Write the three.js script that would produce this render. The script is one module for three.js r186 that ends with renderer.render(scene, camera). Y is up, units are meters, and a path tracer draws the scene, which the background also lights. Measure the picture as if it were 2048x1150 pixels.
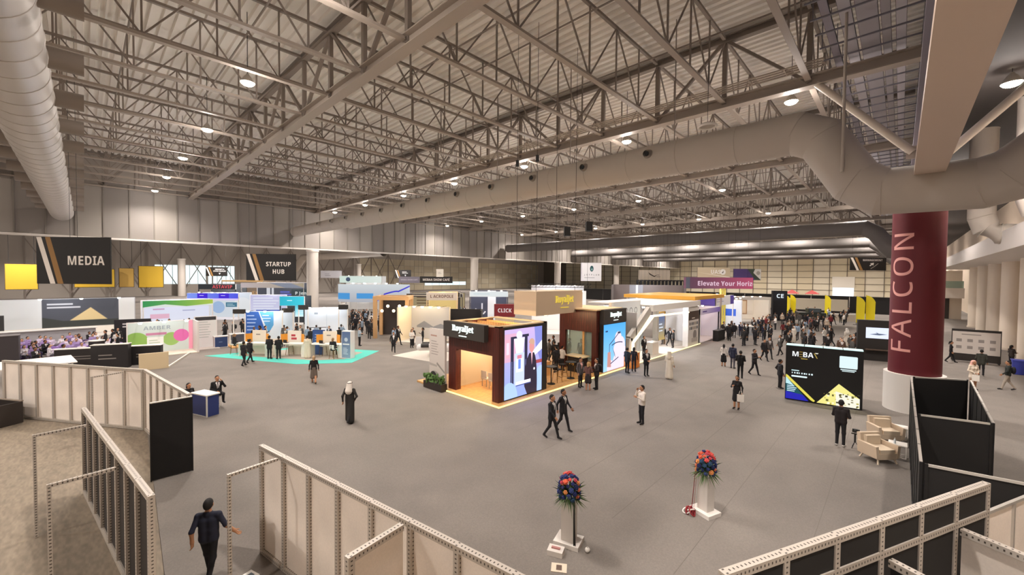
import * as THREE from 'three';
import { mergeGeometries } from 'three/addons/utils/BufferGeometryUtils.js';
import { RectAreaLightUniformsLib } from 'three/addons/lights/RectAreaLightUniformsLib.js';
import { FontLoader } from 'three/addons/loaders/FontLoader.js';
import { TextGeometry } from 'three/addons/geometries/TextGeometry.js';
RectAreaLightUniformsLib.init();
const serif = await new FontLoader().loadAsync('fonts/droid/droid_serif_bold.typeface.json');

// ---------- camera, exposure ----------
const D2R = Math.PI / 180;
const scene = new THREE.Scene();
scene.background = new THREE.Color(0x05050a);
const camera = new THREE.PerspectiveCamera(2 * Math.atan(575 / 815) / D2R, 2048 / 1150, 0.05, 400);
camera.position.set(0, 6.4, 0);
camera.rotation.order = 'YXZ';
camera.rotation.set(-1.52 * D2R, 43.6 * D2R, 0.49 * D2R);
const renderer = new THREE.WebGLRenderer({ antialias: true });
renderer.toneMapping = THREE.LinearToneMapping;
renderer.toneMappingExposure = 1.06;
renderer.shadowMap.enabled = true;
const LAMP = 450, LAMP_COLOR = 0xfff5ee;     // candela of one high-bay lamp

// ---------- helpers ----------
const ORD = (n) => { const a = ['first', 'second', 'third', 'fourth', 'fifth', 'sixth', 'seventh', 'eighth', 'ninth', 'tenth', 'eleventh', 'twelfth', 'thirteenth', 'fourteenth', 'fifteenth', 'sixteenth', 'seventeenth', 'eighteenth', 'nineteenth']; return n < 20 ? a[n - 1] : n === 20 ? 'twentieth' : n === 30 ? 'thirtieth' : (n > 30 ? 'thirty-' : 'twenty-') + a[n % 10 - 1]; };
let seed = 7;
const rnd = (a = 1, b) => { seed = (seed * 1664525 + 1013904223) >>> 0; const r = seed / 4294967296; return b === undefined ? r * a : a + r * (b - a); };
const pick = (a) => a[Math.floor(rnd(a.length))];
const V = (x, y, z) => new THREE.Vector3(x, y, z);
const mats = new Map();
function M(color, rough = 0.7, o = {}) {
  const k = color + '|' + rough + '|' + JSON.stringify(o);
  if (!mats.has(k)) mats.set(k, new THREE.MeshStandardMaterial({ color, roughness: rough, ...o }));
  return mats.get(k);
}
const glow = (color, k = 1, base = 0x111111) => M(base, 0.5, { emissive: color, emissiveIntensity: k });
function uvMetres(g) {      // box geometry: uv in metres per face
  const p = g.attributes.position, n = g.attributes.normal, uv = g.attributes.uv;
  for (let i = 0; i < p.count; i++) {
    const ax = Math.abs(n.getX(i)), ay = Math.abs(n.getY(i));
    if (ax > 0.6) uv.setXY(i, p.getZ(i), p.getY(i)); else if (ay > 0.6) uv.setXY(i, p.getX(i), p.getZ(i)); else uv.setXY(i, p.getX(i), p.getY(i));
  }
  return g;
}
function box(x0, x1, y0, y1, z0, z1) { const g = new THREE.BoxGeometry(x1 - x0, y1 - y0, z1 - z0); g.translate((x0 + x1) / 2, (y0 + y1) / 2, (z0 + z1) / 2); return uvMetres(g); }
const boxc = (w, h, d, x = 0, y = 0, z = 0) => box(x - w / 2, x + w / 2, y - h / 2, y + h / 2, z - d / 2, z + d / 2);
function cyl(r0, r1, h, x = 0, y = 0, z = 0, seg = 16) { const g = new THREE.CylinderGeometry(r1, r0, h, seg); g.translate(x, y + h / 2, z); return g; }   // base at y
function bar(a, b, w, d = w, round = 0) {    // straight member from a to b
  const l = a.distanceTo(b), g = round ? new THREE.CylinderGeometry(w / 2, w / 2, l, round) : new THREE.BoxGeometry(w, l, d);
  const q = new THREE.Quaternion().setFromUnitVectors(V(0, 1, 0), b.clone().sub(a).normalize());
  g.applyQuaternion(q); g.translate((a.x + b.x) / 2, (a.y + b.y) / 2, (a.z + b.z) / 2); return g;
}
const merge = (a) => { const l = a.map((g) => (g.index ? g.toNonIndexed() : g)); for (const g of l) for (const k of Object.keys(g.attributes)) if (!['position', 'normal', 'uv'].includes(k)) g.deleteAttribute(k); return mergeGeometries(l); };
const taken = {};
function numbered(n) { if (!(n in taken)) { taken[n] = 0; return n; } return n + '_' + String(++taken[n]).padStart(3, '0'); }
function thing(name, label, category, p = [0, 0, 0], turn = 0, group) {
  const o = new THREE.Group(); o.name = numbered(name); o.position.set(...p); o.rotation.y = turn; o.userData = { label, category };
  if (group) o.userData.group = group; scene.add(o); return o;
}
function part(parent, name, g, m, label) { const o = new THREE.Mesh(g, m); o.name = name; if (label) o.userData.label = label; parent.add(o); return o; }
function struct(name, g, m) { const o = g ? new THREE.Mesh(Array.isArray(g) ? merge(g) : g, m) : new THREE.Group(); o.name = name; o.userData = { kind: 'structure' }; scene.add(o); return o; }
function copy(o, p, turn, label, group) { const c = o.clone(); c.name = numbered(o.name.replace(/_\d{3}$/, '')); scene.add(c); c.position.set(...p); c.rotation.y = turn; c.userData = { ...o.userData }; if (label) c.userData.label = label; if (group) c.userData.group = group; return c; }
function noiseTex(n, f, rx, ry) {   // tiling noise; f(values) -> [r,g,b] 0..255
  const oct = [4, 8, 16, 32, 64].map((k) => ({ k, v: Array.from({ length: k * k }, () => rnd()) }));
  const s = (o, x, y) => { const a = x * o.k, b = y * o.k, i = Math.floor(a), j = Math.floor(b), u = a - i, w = b - j, e = (q) => q * q * (3 - 2 * q), g = (p, q) => o.v[(p % o.k) + (q % o.k) * o.k]; return (g(i, j) * (1 - e(u)) + g(i + 1, j) * e(u)) * (1 - e(w)) + (g(i, j + 1) * (1 - e(u)) + g(i + 1, j + 1) * e(u)) * e(w); };
  const d = new Uint8Array(n * n * 4);
  for (let y = 0; y < n; y++) for (let x = 0; x < n; x++) { const c = f(oct.map((o) => s(o, x / n, y / n)), rnd(), x / n, y / n); d.set([...c.map((q) => Math.max(0, Math.min(255, q))), 255], (y * n + x) * 4); }
  const t = new THREE.DataTexture(d, n, n); t.colorSpace = THREE.SRGBColorSpace; t.magFilter = THREE.LinearFilter; t.minFilter = THREE.LinearFilter; t.wrapS = t.wrapT = THREE.RepeatWrapping; t.repeat.set(1 / rx, 1 / (ry || rx)); t.needsUpdate = true; return t;
}
function canvasTex(w, h, draw) { const c = document.createElement('canvas'); c.width = w; c.height = h; const x = c.getContext('2d'); draw(x, w, h); const t = new THREE.CanvasTexture(c); t.colorSpace = THREE.SRGBColorSpace; return t; }
const printMat = (t, r = 0.6) => new THREE.MeshStandardMaterial({ map: t, roughness: r });
const screenMat = (t, k = 1) => new THREE.MeshStandardMaterial({ color: 0x101010, roughness: 0.4, emissive: 0xffffff, emissiveMap: t, emissiveIntensity: k });
function face(parent, name, w, h, m, p, turn = 0, label) { const o = part(parent, name, new THREE.PlaneGeometry(w, h), m, label); o.position.set(...p); o.rotation.y = turn; return o; }

function letters(parent, name, s, w, h, m, p, turn = 0) { const g = new TextGeometry(s, { font: serif, size: 1, depth: 0.12, curveSegments: 4 }); g.computeBoundingBox(); const q = g.boundingBox, a = w / (q.max.x - q.min.x), c = h / (q.max.y - q.min.y); g.translate(-(q.max.x + q.min.x) / 2, -(q.max.y + q.min.y) / 2, 0); g.scale(a, c, 0.35); const o = part(parent, name, g, m); o.position.set(...p); o.rotation.y = turn; return o; }

// ---------- large materials ----------
const carpetM = new THREE.MeshStandardMaterial({ roughness: 0.95, map: noiseTex(512, (o, r) => { const k = 0.90 + 0.08 * o[0] + 0.06 * o[2] + 0.09 * r; return [123 * k, 116 * k, 109 * k]; }, 11) });
const concreteM = new THREE.MeshStandardMaterial({ roughness: 0.8, map: noiseTex(512, (o, r) => { const k = 0.86 + 0.05 * o[0] + 0.12 * o[3] + 0.14 * o[4] + 0.06 * r; return [126 * k, 114 * k, 98 * k]; }, 9, 2.6) });
const woodM = new THREE.MeshStandardMaterial({ roughness: 0.45, map: noiseTex(256, (o, r, x) => { const k = 0.7 + 0.35 * (0.5 + 0.5 * Math.sin(x * 44 + 5 * o[1])) * o[2] + 0.15 * r; return [92 * k, 36 * k, 26 * k]; }, 1.2, 6) });
const oakM = new THREE.MeshStandardMaterial({ roughness: 0.5, map: noiseTex(256, (o, r, x) => { const k = 0.85 + 0.2 * (0.5 + 0.5 * Math.sin(x * 38 + 4 * o[1])) * o[3] + 0.06 * r; return [216 * k, 164 * k, 98 * k]; }, 1.2, 5) });
const steelM = M(0xa89c90, 0.55), steelDarkM = M(0x8a7f76, 0.6), ductM = new THREE.MeshStandardMaterial({ color: 0xbdb4a9, roughness: 0.7, metalness: 0 }), whiteM = M(0xe9e4dc, 0.6), blackM = M(0x151414, 0.55), deckM = M(0xe4dcd2, 0.6), fasciaM = M(0xb5aca2, 0.65), aluM = new THREE.MeshStandardMaterial({ color: 0xc9c4bc, roughness: 0.35, metalness: 0.35 });

// ---------- floor ----------
const floor = struct('floor');
part(floor, 'concrete_slab', box(-156, 14, -0.4, -0.02, -192, 40), concreteM);
{ const s = new THREE.Shape([[-155, -191.5], [13.5, -191.5], [13.5, 39.5], [3, 39.5], [1.2, -3.5], [-3.4, -4.0], [-9.0, -3.1], [-9.4, -1.0], [-16.7, -1.4], [-22.3, -1.7], [-29.3, 2.9], [-34, 39.5], [-155, 39.5]].map(([x, z]) => new THREE.Vector2(x, -z)));
  const g = new THREE.ExtrudeGeometry(s, { depth: 0.02, bevelEnabled: false }); g.rotateX(-Math.PI / 2); g.translate(0, -0.02, 0); part(floor, 'carpet', g, carpetM); }
{ const m = M(0x6f6861, 0.95); // carpet roll seams
  for (let k = 0; k < 8; k++) part(floor, 'carpet_seam', box(-13.4 + k * 2, -13.385 + k * 2, -0.01, 0.0015, -60, -13.2 + k * 0.9), m); }

// ---------- outer shell ----------
const TZ = [24.1, 6.7, -10.7, -28.1, -45.5, -62.9, -80.3, -97.7, -115.1, -132.5, -149.9, -167.3, -184.7], JX = Array.from({ length: 17 }, (_, k) => -3.97 - 4.375 * k), YB = 17.4, YT = 21.4;
const ceil = struct('ceiling');
{ const pos = [], uv = [], prof = []; const p = 0.6, d = 0.2;
  for (let z = 40; z > -192; z -= p) prof.push([z, 21.95], [z - 0.24, 21.95], [z - 0.28, 21.95 - d], [z - 0.56, 21.95 - d]);
  for (let i = 0; i + 1 < prof.length; i++) { const [z0, y0] = prof[i], [z1, y1] = prof[i + 1]; pos.push(-74.6, y0, z0, -74.6, y1, z1, 14, y1, z1, -74.6, y0, z0, 14, y1, z1, 14, y0, z0); uv.push(0, 0, 0, 1, 1, 1, 0, 0, 1, 1, 1, 0); }
  const g = new THREE.BufferGeometry(); g.setAttribute('position', new THREE.Float32BufferAttribute(pos, 3)); g.setAttribute('uv', new THREE.Float32BufferAttribute(uv, 2)); g.computeVertexNormals();
  part(ceil, 'roof_deck', g, new THREE.MeshStandardMaterial({ color: 0xeee8e0, roughness: 0.6, side: THREE.DoubleSide })); }
part(ceil, 'roof_slab', box(-156, 14, 22.0, 22.3, -192, 40), deckM);
part(ceil, 'annex_ceiling', box(-156, -74.6, 15.8, 16.1, -192, 40), M(0x77706c, 0.8));
struct('wall_back', box(-156, 14, -0.4, 22.3, 39.6, 40), fasciaM);
{ const w = struct('wall_left'), ms = [M(0xd2c7ae, 0.8), M(0xcabda2, 0.8)], g = boxc(0.1, 2.5, 4.8); part(w, 'backing', box(-156, -155.6, -0.4, 22.3, -192, 40), M(0xb4aba1, 0.8)); for (let i = 0; i < 22; i++) for (let j = 0; j < 5; j++) part(w, 'cladding_panel', g, ms[(i + j) % 2]).position.set(-155.5, 1.4 + j * 2.65, -78 - i * 5); }
// far wall with cladding panels, girts and posts
const farWall = struct('wall_far');
part(farWall, 'backing', box(-156, 14, -0.4, 22.3, -192, -191), M(0x6e655a, 0.8));
{ const ms = [M(0xd9ceb2, 0.8), M(0xd2c5a8, 0.8), M(0xdcd3bd, 0.8)], g = boxc(4.8, 2.2, 0.12), g2 = boxc(4.8, 8, 0.12), dk = M(0x5c544d, 0.8), gp = boxc(0.2, 21.5, 0.3), gg = boxc(150, 0.14, 0.24);
  for (let i = 0; i < 30; i++) for (let j = 0; j < 7; j++) part(farWall, 'cladding_panel', j < 6 ? g : g2, j < 6 ? ms[(i * 7 + j * 3) % 3] : dk).position.set(-136.5 + i * 5, j < 6 ? 1.2 + j * 2.35 : 18, -190.9);  // top row coloured dark: the unlit look of the upper wall is painted in
  for (let i = 0; i < 31; i++) part(farWall, 'post', gp, M(0x6d6358, 0.7)).position.set(-139 + i * 5, 10.7, -190.75);
  for (let j = 0; j < 7; j++) part(farWall, 'girt', gg, M(0x7d7264, 0.7)).position.set(-64, 0.02 + j * 2.35, -190.75);
  part(farWall, 'daylight_opening', box(-18, -12, 0.2, 3.4, -190.6, -190.5), glow(0xeef6ff, 1.4)); part(farWall, 'white_shutter', box(-18.2, -11.8, 3.4, 7.4, -190.6, -190.4), M(0xe2dccf, 0.7)); }
// dark base partition along the far wall
{ const t = thing('partition_wall', 'long black partition wall along foot of the panelled far wall', 'partition', [0, 0, 0]);
  for (let k = 0; k < 14; k++) part(t, 'panel', boxc(5.9, 3.1, 0.12), M(0x1c1a1a, 0.7)).position.set(-82 + k * 6, 1.55, -101.5);
  part(t, 'cap', box(-85, -1, 3.1, 3.2, -101.6, -101.4), M(0x55504a, 0.7)); }

// ---------- column line fascias and girders ----------
const fasciaL = struct('trim_1');
{ const g = boxc(0.16, 7.3, 2.36), ms = [M(0x8d8680, 0.6), M(0x857e78, 0.6), M(0x958e86, 0.6)], gr = boxc(0.3, 7.3, 0.14);
  for (let k = 0; k < 94; k++) { part(fasciaL, 'fascia_panel', g, ms[(k * 5) % 3]).position.set(-74.35, 14.7, 38.6 - k * 2.45); part(fasciaL, 'fascia_rib', gr, M(0x7d766e, 0.6)).position.set(-74.3, 14.7, 39.82 - k * 2.45); }
  part(fasciaL, 'girder_flange', box(-74.9, -73.9, 10.75, 11.0, -192, 39), M(0xd6cfc6, 0.55));
  part(fasciaL, 'upper_band', box(-74.5, -74.2, 18.3, 22, -192, 39), M(0x9d958c, 0.7)); }
const fasciaR = struct('trim_2');
part(fasciaR, 'girder_web', box(0.55, 0.95, 11.0, 13.2, -191, 39), M(0x8d8891, 0.6));
part(fasciaR, 'girder_flange', box(0.3, 1.2, 10.72, 10.98, -191, 39), M(0xcdb9a8, 0.5));
part(fasciaR, 'girder_top', box(0.3, 1.2, 13.2, 13.4, -191, 39), M(0x8d8891, 0.6));
part(fasciaR, 'upper_band', box(0.6, 0.9, 13.4, 22, -191, 39), M(0x6f6b72, 0.7));
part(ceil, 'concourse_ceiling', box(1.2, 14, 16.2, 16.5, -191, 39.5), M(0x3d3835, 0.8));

// ---------- columns ----------
const colG = new THREE.CylinderGeometry(0.93, 0.93, 10.8, 40); colG.translate(0, 5.4, 0);
for (const [x, z, l] of [[-74.5, -27.6, 'round white column under the fascia, right of the two-line hanging black banner'], [-74.5, -65, 'round white column beyond the small dark red sign box'], [-74.5, -98, 'round white column far back, left of the leaf emblem banner'], [-74.5, -133, 'farthest round white column of the fascia row'], [-150, -19.4, 'round white column beyond the yellow panels at far left'], [-150, -72.4, 'slim distant white column behind the blue wave-fronted stand']]) {
  const c = thing('column', l, 'column', [x, 0, z]); part(c, 'shaft', colG, M(0xd8d0c6, 0.6)); part(c, 'capital', cyl(1.03, 1.03, 0.3, 0, 10.45, 0, 40), M(0xe5ded4, 0.6)); }
{ const c = thing('column', 'huge round column wrapped dark red with white vertical lettering', 'column', [0.6, 0, -28.1]);
  part(c, 'shaft', colG, whiteM);
  const t = canvasTex(2048, 1536, (x, w, h) => { x.fillStyle = '#62101d'; x.fillRect(0, 0, w, h); x.fillStyle = '#e9a9a0'; x.font = '300 420px sans-serif'; x.textAlign = 'left'; x.textBaseline = 'middle'; x.save(); x.translate(0.4 * w, h * 0.892); x.rotate(-Math.PI / 2); const w0 = [...'FALCON'].reduce((q, ch) => q + x.measureText(ch).width + 40, -40); x.scale(h * 0.68 / w0, 1); let px = 0; for (const ch of 'FALCON') { x.fillText(ch, px, 0); px += x.measureText(ch).width + 40; } x.restore(); });
  const g = new THREE.CylinderGeometry(0.96, 0.96, 8.8, 64, 1, true); g.translate(0, 1.85 + 4.4, 0); g.rotateY(Math.PI);
  part(c, 'wrap', g, new THREE.MeshStandardMaterial({ map: t, roughness: 0.55 }), 'dark red wrap with large pale lettering');
  part(c, 'plinth', merge([cyl(1.12, 1.12, 1.85, 0, 0, 0, 40)]), whiteM, 'white plinth'); }

// ---------- roof trusses ----------
const iBeam = (w, h, l, t = 0.05) => merge([boxc(l, t, w, 0, -h / 2 + t / 2), boxc(l, t, w, 0, h / 2 - t / 2), boxc(l, h - 2 * t, t * 0.9)]);   // along x
{ const L = 75, cx = -37, cb = iBeam(0.62, 0.6, L), ct = iBeam(0.42, 0.42, L), h = YT - YB, vg = boxc(0.26, h, 0.22);
  const dg = [0, 1].map((s) => { const a = V(s ? -2.1875 : 2.1875, -h / 2, 0), b = V(s ? 2.1875 : -2.1875, h / 2, 0); return bar(a, b, 0.17, 0.2); });
  TZ.forEach((z, i) => {
    const t = thing('roof_truss', ['roof truss behind the balcony', 'roof truss above the balcony, crossing behind the large left duct', 'nearest full roof truss, with wide pale bottom flange crossing the upper left', 'roof truss running just above the long grey duct with elbow', 'third roof truss, beyond the long elbowed duct', 'fourth roof truss, small, in mid distance', 'fifth roof truss, far back above the distant ducts', 'sixth roof truss, in the far half of the hall', 'seventh roof truss, in the far half of the hall', 'eighth roof truss, in the far half of the hall', 'ninth roof truss, in the far half of the hall', 'tenth roof truss, in the far half of the hall', 'last roof truss, beside the panelled far wall'][i], 'truss', [0, 0, z], 0, 'main roof trusses');
    part(t, 'bottom_chord', cb, steelM).position.set(cx, YB, 0); part(t, 'top_chord', ct, steelDarkM).position.set(cx, YT, 0);
    JX.forEach((x, k) => { part(t, 'vertical', vg, steelDarkM).position.set(x, (YB + YT) / 2, 0); if (k < 16) part(t, 'diagonal', dg[k % 2], steelDarkM).position.set(x - 2.1875, (YB + YT) / 2, 0); });
  });
  // joists between trusses
  const S = 17.4, hj = 3.9, y0 = 17.5, N = 6, bc = merge([boxc(0.3, 0.03, S - 0.5, 0, -0.07), boxc(0.03, 0.14, S - 0.5, -0.1), boxc(0.03, 0.14, S - 0.5, 0.1)]), tc = boxc(0.18, 0.16, S - 0.5);
  const vj = boxc(0.08, hj, 0.08), dz = S / N, dj = [0, 1].map((s) => bar(V(0, -hj / 2, s ? -dz / 2 : dz / 2), V(0, hj / 2, s ? dz / 2 : -dz / 2), 0.075));
  const web = merge([...Array.from({ length: N - 1 }, (_, i) => vj.clone().translate(0, 0, (i + 1) * dz - S / 2)), ...Array.from({ length: N }, (_, i) => dj[i % 2].clone().translate(0, 0, (i + 0.5) * dz - S / 2))]);
  const bay = ['in the bay behind the balcony', 'in the bay overhead', 'left of the long elbowed duct', 'beyond the long elbowed duct', 'in the fourth roof bay', 'in the fifth roof bay', 'in the sixth roof bay', 'in the seventh roof bay', 'in the eighth roof bay', 'in the ninth roof bay', 'in the tenth roof bay', 'in the farthest roof bay'];
  for (let b = 0; b < 12; b++) { const zc = (TZ[b] + TZ[b + 1]) / 2;
    JX.forEach((x, k) => {
      const t = thing('roof_joist', `${ORD(k + 1)} lattice roof joist from the right girder, ${bay[b]}`, 'joist', [x, 0, zc], 0, `roof joists, bay ${b + 1}`);
      part(t, 'bottom_chord', bc, steelM).position.set(0, y0, 0); part(t, 'top_chord', tc, steelDarkM).position.set(0, y0 + hj, 0);
      if (b > 0 && b < 4) { for (let i = 0; i < N; i++) { part(t, 'diagonal', dj[i % 2], steelDarkM).position.set(0, y0 + hj / 2, (i + 0.5) * dz - S / 2); if (i) part(t, 'vertical', vj, steelDarkM).position.set(0, y0 + hj / 2, i * dz - S / 2); } }
      else part(t, 'web', web, steelDarkM).position.set(0, y0 + hj / 2, 0);
    }); }
  // pipes along the hall under the deck
  const pg = new THREE.CylinderGeometry(0.05, 0.05, 74, 8); pg.rotateZ(Math.PI / 2);
  for (let b = 1; b < 6; b++) for (const f of [0.25, 0.5, 0.75]) { const t = thing('sprinkler_pipe', `${f < 0.4 ? 'nearest' : f > 0.6 ? 'farthest' : 'highest'} of three thin pipes under the roof, ${bay[b]}`, 'pipe', [-37, 19.6 + (f === 0.5 ? 1.4 : 0), TZ[b] - f * S], 0, `roof pipes, bay ${b + 1}`); part(t, 'pipe', pg, steelDarkM); }
}
// cable ladder beside the second truss, trays beside the right girder
function ladder(name, label, a, b, w, n, m) { const t = thing(name, label, 'cable tray', [0, 0, 0]); const d = b.clone().sub(a).normalize(), s = V(d.z, 0, -d.x).multiplyScalar(w / 2);
  for (const k of [-1, -0.33, 0.33, 1]) part(t, 'rail', bar(a.clone().addScaledVector(s, k), b.clone().addScaledVector(s, k), 0.07), m);
  for (let i = 0; i <= n; i++) { const p = a.clone().lerp(b, i / n); part(t, 'rung', bar(p.clone().add(s), p.clone().sub(s), 0.06), m); } }
ladder('cable_ladder', 'grey cable ladder along the truss above the elbowed duct', V(-3.2, 17.95, -27.2), V(-73, 17.95, -27.2), 0.9, 40, M(0xb5a99c, 0.5));
{ const xs = [[-2.7, 0.3], [-2.05, 0.42], [-1.35, 0.7], [-0.75, 0.3], [-0.25, 0.34]], lab = ['leftmost pale tray strip', 'second pale tray strip', 'widest pale tray strip', 'fourth pale tray strip', 'pale tray strip closest to girder'];
  xs.forEach(([x, w], i) => { const t = thing('cable_tray', `${lab[i]} running beside the girder above the red column`, 'cable tray', [x, 18.2, -43.5]); part(t, 'tray_base', boxc(w, 0.03, 116), M([0x9b96a0, 0xbab6bb, 0xaaa6ab, 0xaaa5a8, 0xc4c0c6][i], 0.6)); for (const s of [-1, 1]) part(t, 'tray_edge', boxc(0.03, 0.1, 116, s * w / 2, 0.05), M(0x4a474c, 0.6)); });
  for (let k = 0; k < 34; k++) { const t = thing('strut_rail', `${ORD(k + 1)} crosswise strut rail under the pale tray strips, counted from camera`, 'strut', [-1.2, 17.9, -12 - k * 1.5], 0, 'strut rails under the trays'); part(t, 'rail', boxc(4, 0.07, 0.07), M(0x77747c, 0.5)); if (k % 2) part(t, 'hanger', boxc(0.04, 4, 0.04, -1.9, 2, 0), M(0x77747c, 0.5)); } }

// ---------- ducts ----------
function duct(name, label, pts, r, seam, o = {}) {
  const t = thing(name, label, 'duct'); const c = new THREE.CurvePath(); const vs = pts.map((p) => V(...p));
  for (let i = 0; i + 1 < vs.length; i++) c.add(new THREE.LineCurve3(vs[i], vs[i + 1]));
  const n = vs.length; // mitred sweep with rounded section
  const ring = (i) => { const d0 = i ? vs[i].clone().sub(vs[i - 1]).normalize() : vs[1].clone().sub(vs[0]).normalize(), d1 = i < n - 1 ? vs[i + 1].clone().sub(vs[i]).normalize() : d0; const nrm = d0.clone().add(d1).normalize(), up = Math.abs(d0.y) > 0.95 ? V(0, 0, 1) : V(0, 1, 0), s = V().crossVectors(d0, up).normalize(), u = V().crossVectors(s, d0); const res = []; const R = Array.isArray(r) ? r[i] : r;
    for (let k = 0; k <= 32; k++) { const a = k / 32 * Math.PI * 2, p = s.clone().multiplyScalar(Math.cos(a) * R).addScaledVector(u, Math.sin(a) * R); const q = -p.dot(nrm) / d0.dot(nrm); res.push(p.addScaledVector(d0, q).add(vs[i])); } return res; };
  const pos = []; for (let i = 0; i + 1 < n; i++) { const A = ring(i), B = ring(i + 1); for (let k = 0; k < 32; k++) pos.push(...A[k].toArray(), ...B[k].toArray(), ...B[k + 1].toArray(), ...A[k].toArray(), ...B[k + 1].toArray(), ...A[k + 1].toArray()); }
  let g = new THREE.BufferGeometry(); g.setAttribute('position', new THREE.Float32BufferAttribute(pos, 3)); g.computeVertexNormals();
  // smooth round the section
  { const p = g.attributes.position, N = g.attributes.normal; let q = 0; for (let i = 0; i + 1 < n; i++) { const d = vs[i + 1].clone().sub(vs[i]).normalize(); for (let k = 0; k < 32 * 6; k++, q++) { const v = V().fromBufferAttribute(p, q).sub(vs[i]); v.addScaledVector(d, -v.dot(d)).normalize(); N.setXYZ(q, v.x, v.y, v.z); } } }
  g.setAttribute('uv', new THREE.Float32BufferAttribute(new Float32Array(pos.length / 3 * 2), 2));
  const m = o.m || ductM; m.side = THREE.DoubleSide; part(t, 'duct_shell', g, m);
  if (seam) for (let i = 0; i + 1 < n; i++) { const L = vs[i].distanceTo(vs[i + 1]), d = vs[i + 1].clone().sub(vs[i]).normalize(), k = Math.floor(L / seam), R = Array.isArray(r) ? Math.max(r[i], r[i + 1]) : r; const tg = new THREE.TorusGeometry(R, 0.022, 6, 32); for (let j = 0; j <= k; j++) { if (Array.isArray(r) && r[i] !== r[i + 1]) break; const s = part(t, 'seam', tg, m); s.position.copy(vs[i]).addScaledVector(d, Math.min(L, j * seam)); s.quaternion.setFromUnitVectors(V(0, 0, 1), d); } }
  return t;
}
const dL = duct('air_duct', 'large round ribbed duct with stub outlets along the upper left edge', [[-1, 13.7, 1.75], [-73.5, 13.7, 1.75]], 1.0, 1.55, { m: new THREE.MeshStandardMaterial({ color: 0xc2bcb6, roughness: 0.42, metalness: 0.2 }) });
for (let k = 0; k < 13; k++) { const g = cyl(0.36, 0.36, 1.0, 0, 0, 0, 18); g.rotateX(-Math.PI / 2); const o = part(dL, 'stub_outlet', g, steelDarkM); o.position.set(-12.1 - k * 4.7, 13.85, 0.9); const o2 = part(dL, 'stub_outlet', g, steelDarkM); o2.rotation.y = Math.PI; o2.position.set(-12.1 - k * 4.7, 13.85, 2.6); }
const d2 = duct('air_duct', 'long grey round duct with an elbow passing in front of the red column', [[-73.5, 13.6, -24.5], [-54, 13.6, -24.5], [-53, 13.6, -24.5], [-3.9, 13.6, -24.5], [-2.9, 13.1, -24.5], [-1.6, 10.9, -24.5], [-0.7, 10.3, -24.5], [2.2, 10.25, -24.5], [3.0, 10.45, -24.3], [3.9, 11.2, -23.9], [4.6, 12.4, -23.5], [5, 16, -23.3]], [0.8, 0.8, 1, 1, 1, 1, 1, 1, 1, 1, 1, 1], 3.1);
for (let k = 0; k < 12; k++) { const o = part(d2, 'jet_nozzle', merge([new THREE.CylinderGeometry(0.2, 0.3, 0.32, 16, 1, true).rotateX(Math.PI / 2)]), M(0x968f87, 0.4, { side: THREE.DoubleSide })); o.position.set(-11.2 - k * 4.55, 13.85, -23.45); const q = part(d2, 'nozzle_core', new THREE.CylinderGeometry(0.14, 0.14, 0.05, 16).rotateX(Math.PI / 2), blackM); q.position.set(-11.2 - k * 4.55, 13.85, -23.36); }
part(d2, 'hanger_pole', bar(V(-2.0, 11.2, -23.4), V(-2.0, 21.8, -23.4), 0.12, 0.12, 10), M(0xb8aea2, 0.5));
for (let k = 0; k < 9; k++) for (const [dd, zz] of [[dL, 1.75], [d2, -24.5]]) part(dd, 'hanger', boxc(0.05, 7.2, 0.05, -10 - k * 7.6, 18.2, zz), steelDarkM);
const farDuctShadeM = M(0x6f6a66, 0.75);  // darker copy of the duct metal; shade on distant ducts put into the colour
const d3 = duct('air_duct', 'nearest of the distant grey ducts, dropping left of the red column', [[-73, 13.6, -75], [-3.8, 13.6, -75], [-2.6, 12.8, -75], [-0.9, 10.3, -75], [-0.2, 10.2, -75], [0.1, 10.2, -75]], 1.0, 6, { m: farDuctShadeM });
const d4 = duct('air_duct', 'second of the distant grey ducts', [[-73, 13.6, -104], [-4.2, 13.6, -104], [-2.6, 12.4, -104], [-0.9, 10.3, -104], [0.1, 10.2, -104]], 1.0, 6, { m: farDuctShadeM });
for (const [z, l] of [[-128, 'third of the distant grey ducts'], [-152, 'farthest grey duct before the panelled wall']]) { const d = duct('air_duct', l, [[-73, 13.6, z], [-4, 13.6, z], [-1, 11, z], [0.1, 10.9, z]], 1.0, 8, { m: farDuctShadeM }); for (let k = 0; k < 6; k++) part(d, 'hanger', boxc(0.05, 7.4, 0.05, -10 - k * 12, 18.2, z), steelDarkM); }
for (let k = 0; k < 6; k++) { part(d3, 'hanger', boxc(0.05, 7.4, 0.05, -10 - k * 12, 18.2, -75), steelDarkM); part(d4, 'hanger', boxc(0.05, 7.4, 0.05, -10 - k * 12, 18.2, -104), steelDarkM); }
duct('air_duct', 'grey riser duct with bend beside the concourse slab at far right', [[3.6, 15.8, -39], [3.6, 10.4, -39], [3.8, 9.7, -39], [4.4, 9.3, -39], [5.4, 9.2, -39], [8, 9.2, -39]], 0.62, 2);
duct('air_duct', 'second grey riser duct with bend, cut by the right photo edge', [[4.8, 15.8, -33.5], [4.8, 10.8, -33.5], [5, 10.1, -33.5], [5.6, 9.7, -33.5], [8, 9.6, -33.5]], 0.62, 2);
duct('air_duct', 'grey duct under the annex ceiling behind the white fascia column', [[-76, 11.2, -42], [-120, 11.2, -42], [-126, 8, -42]], 0.9, 5);
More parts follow.
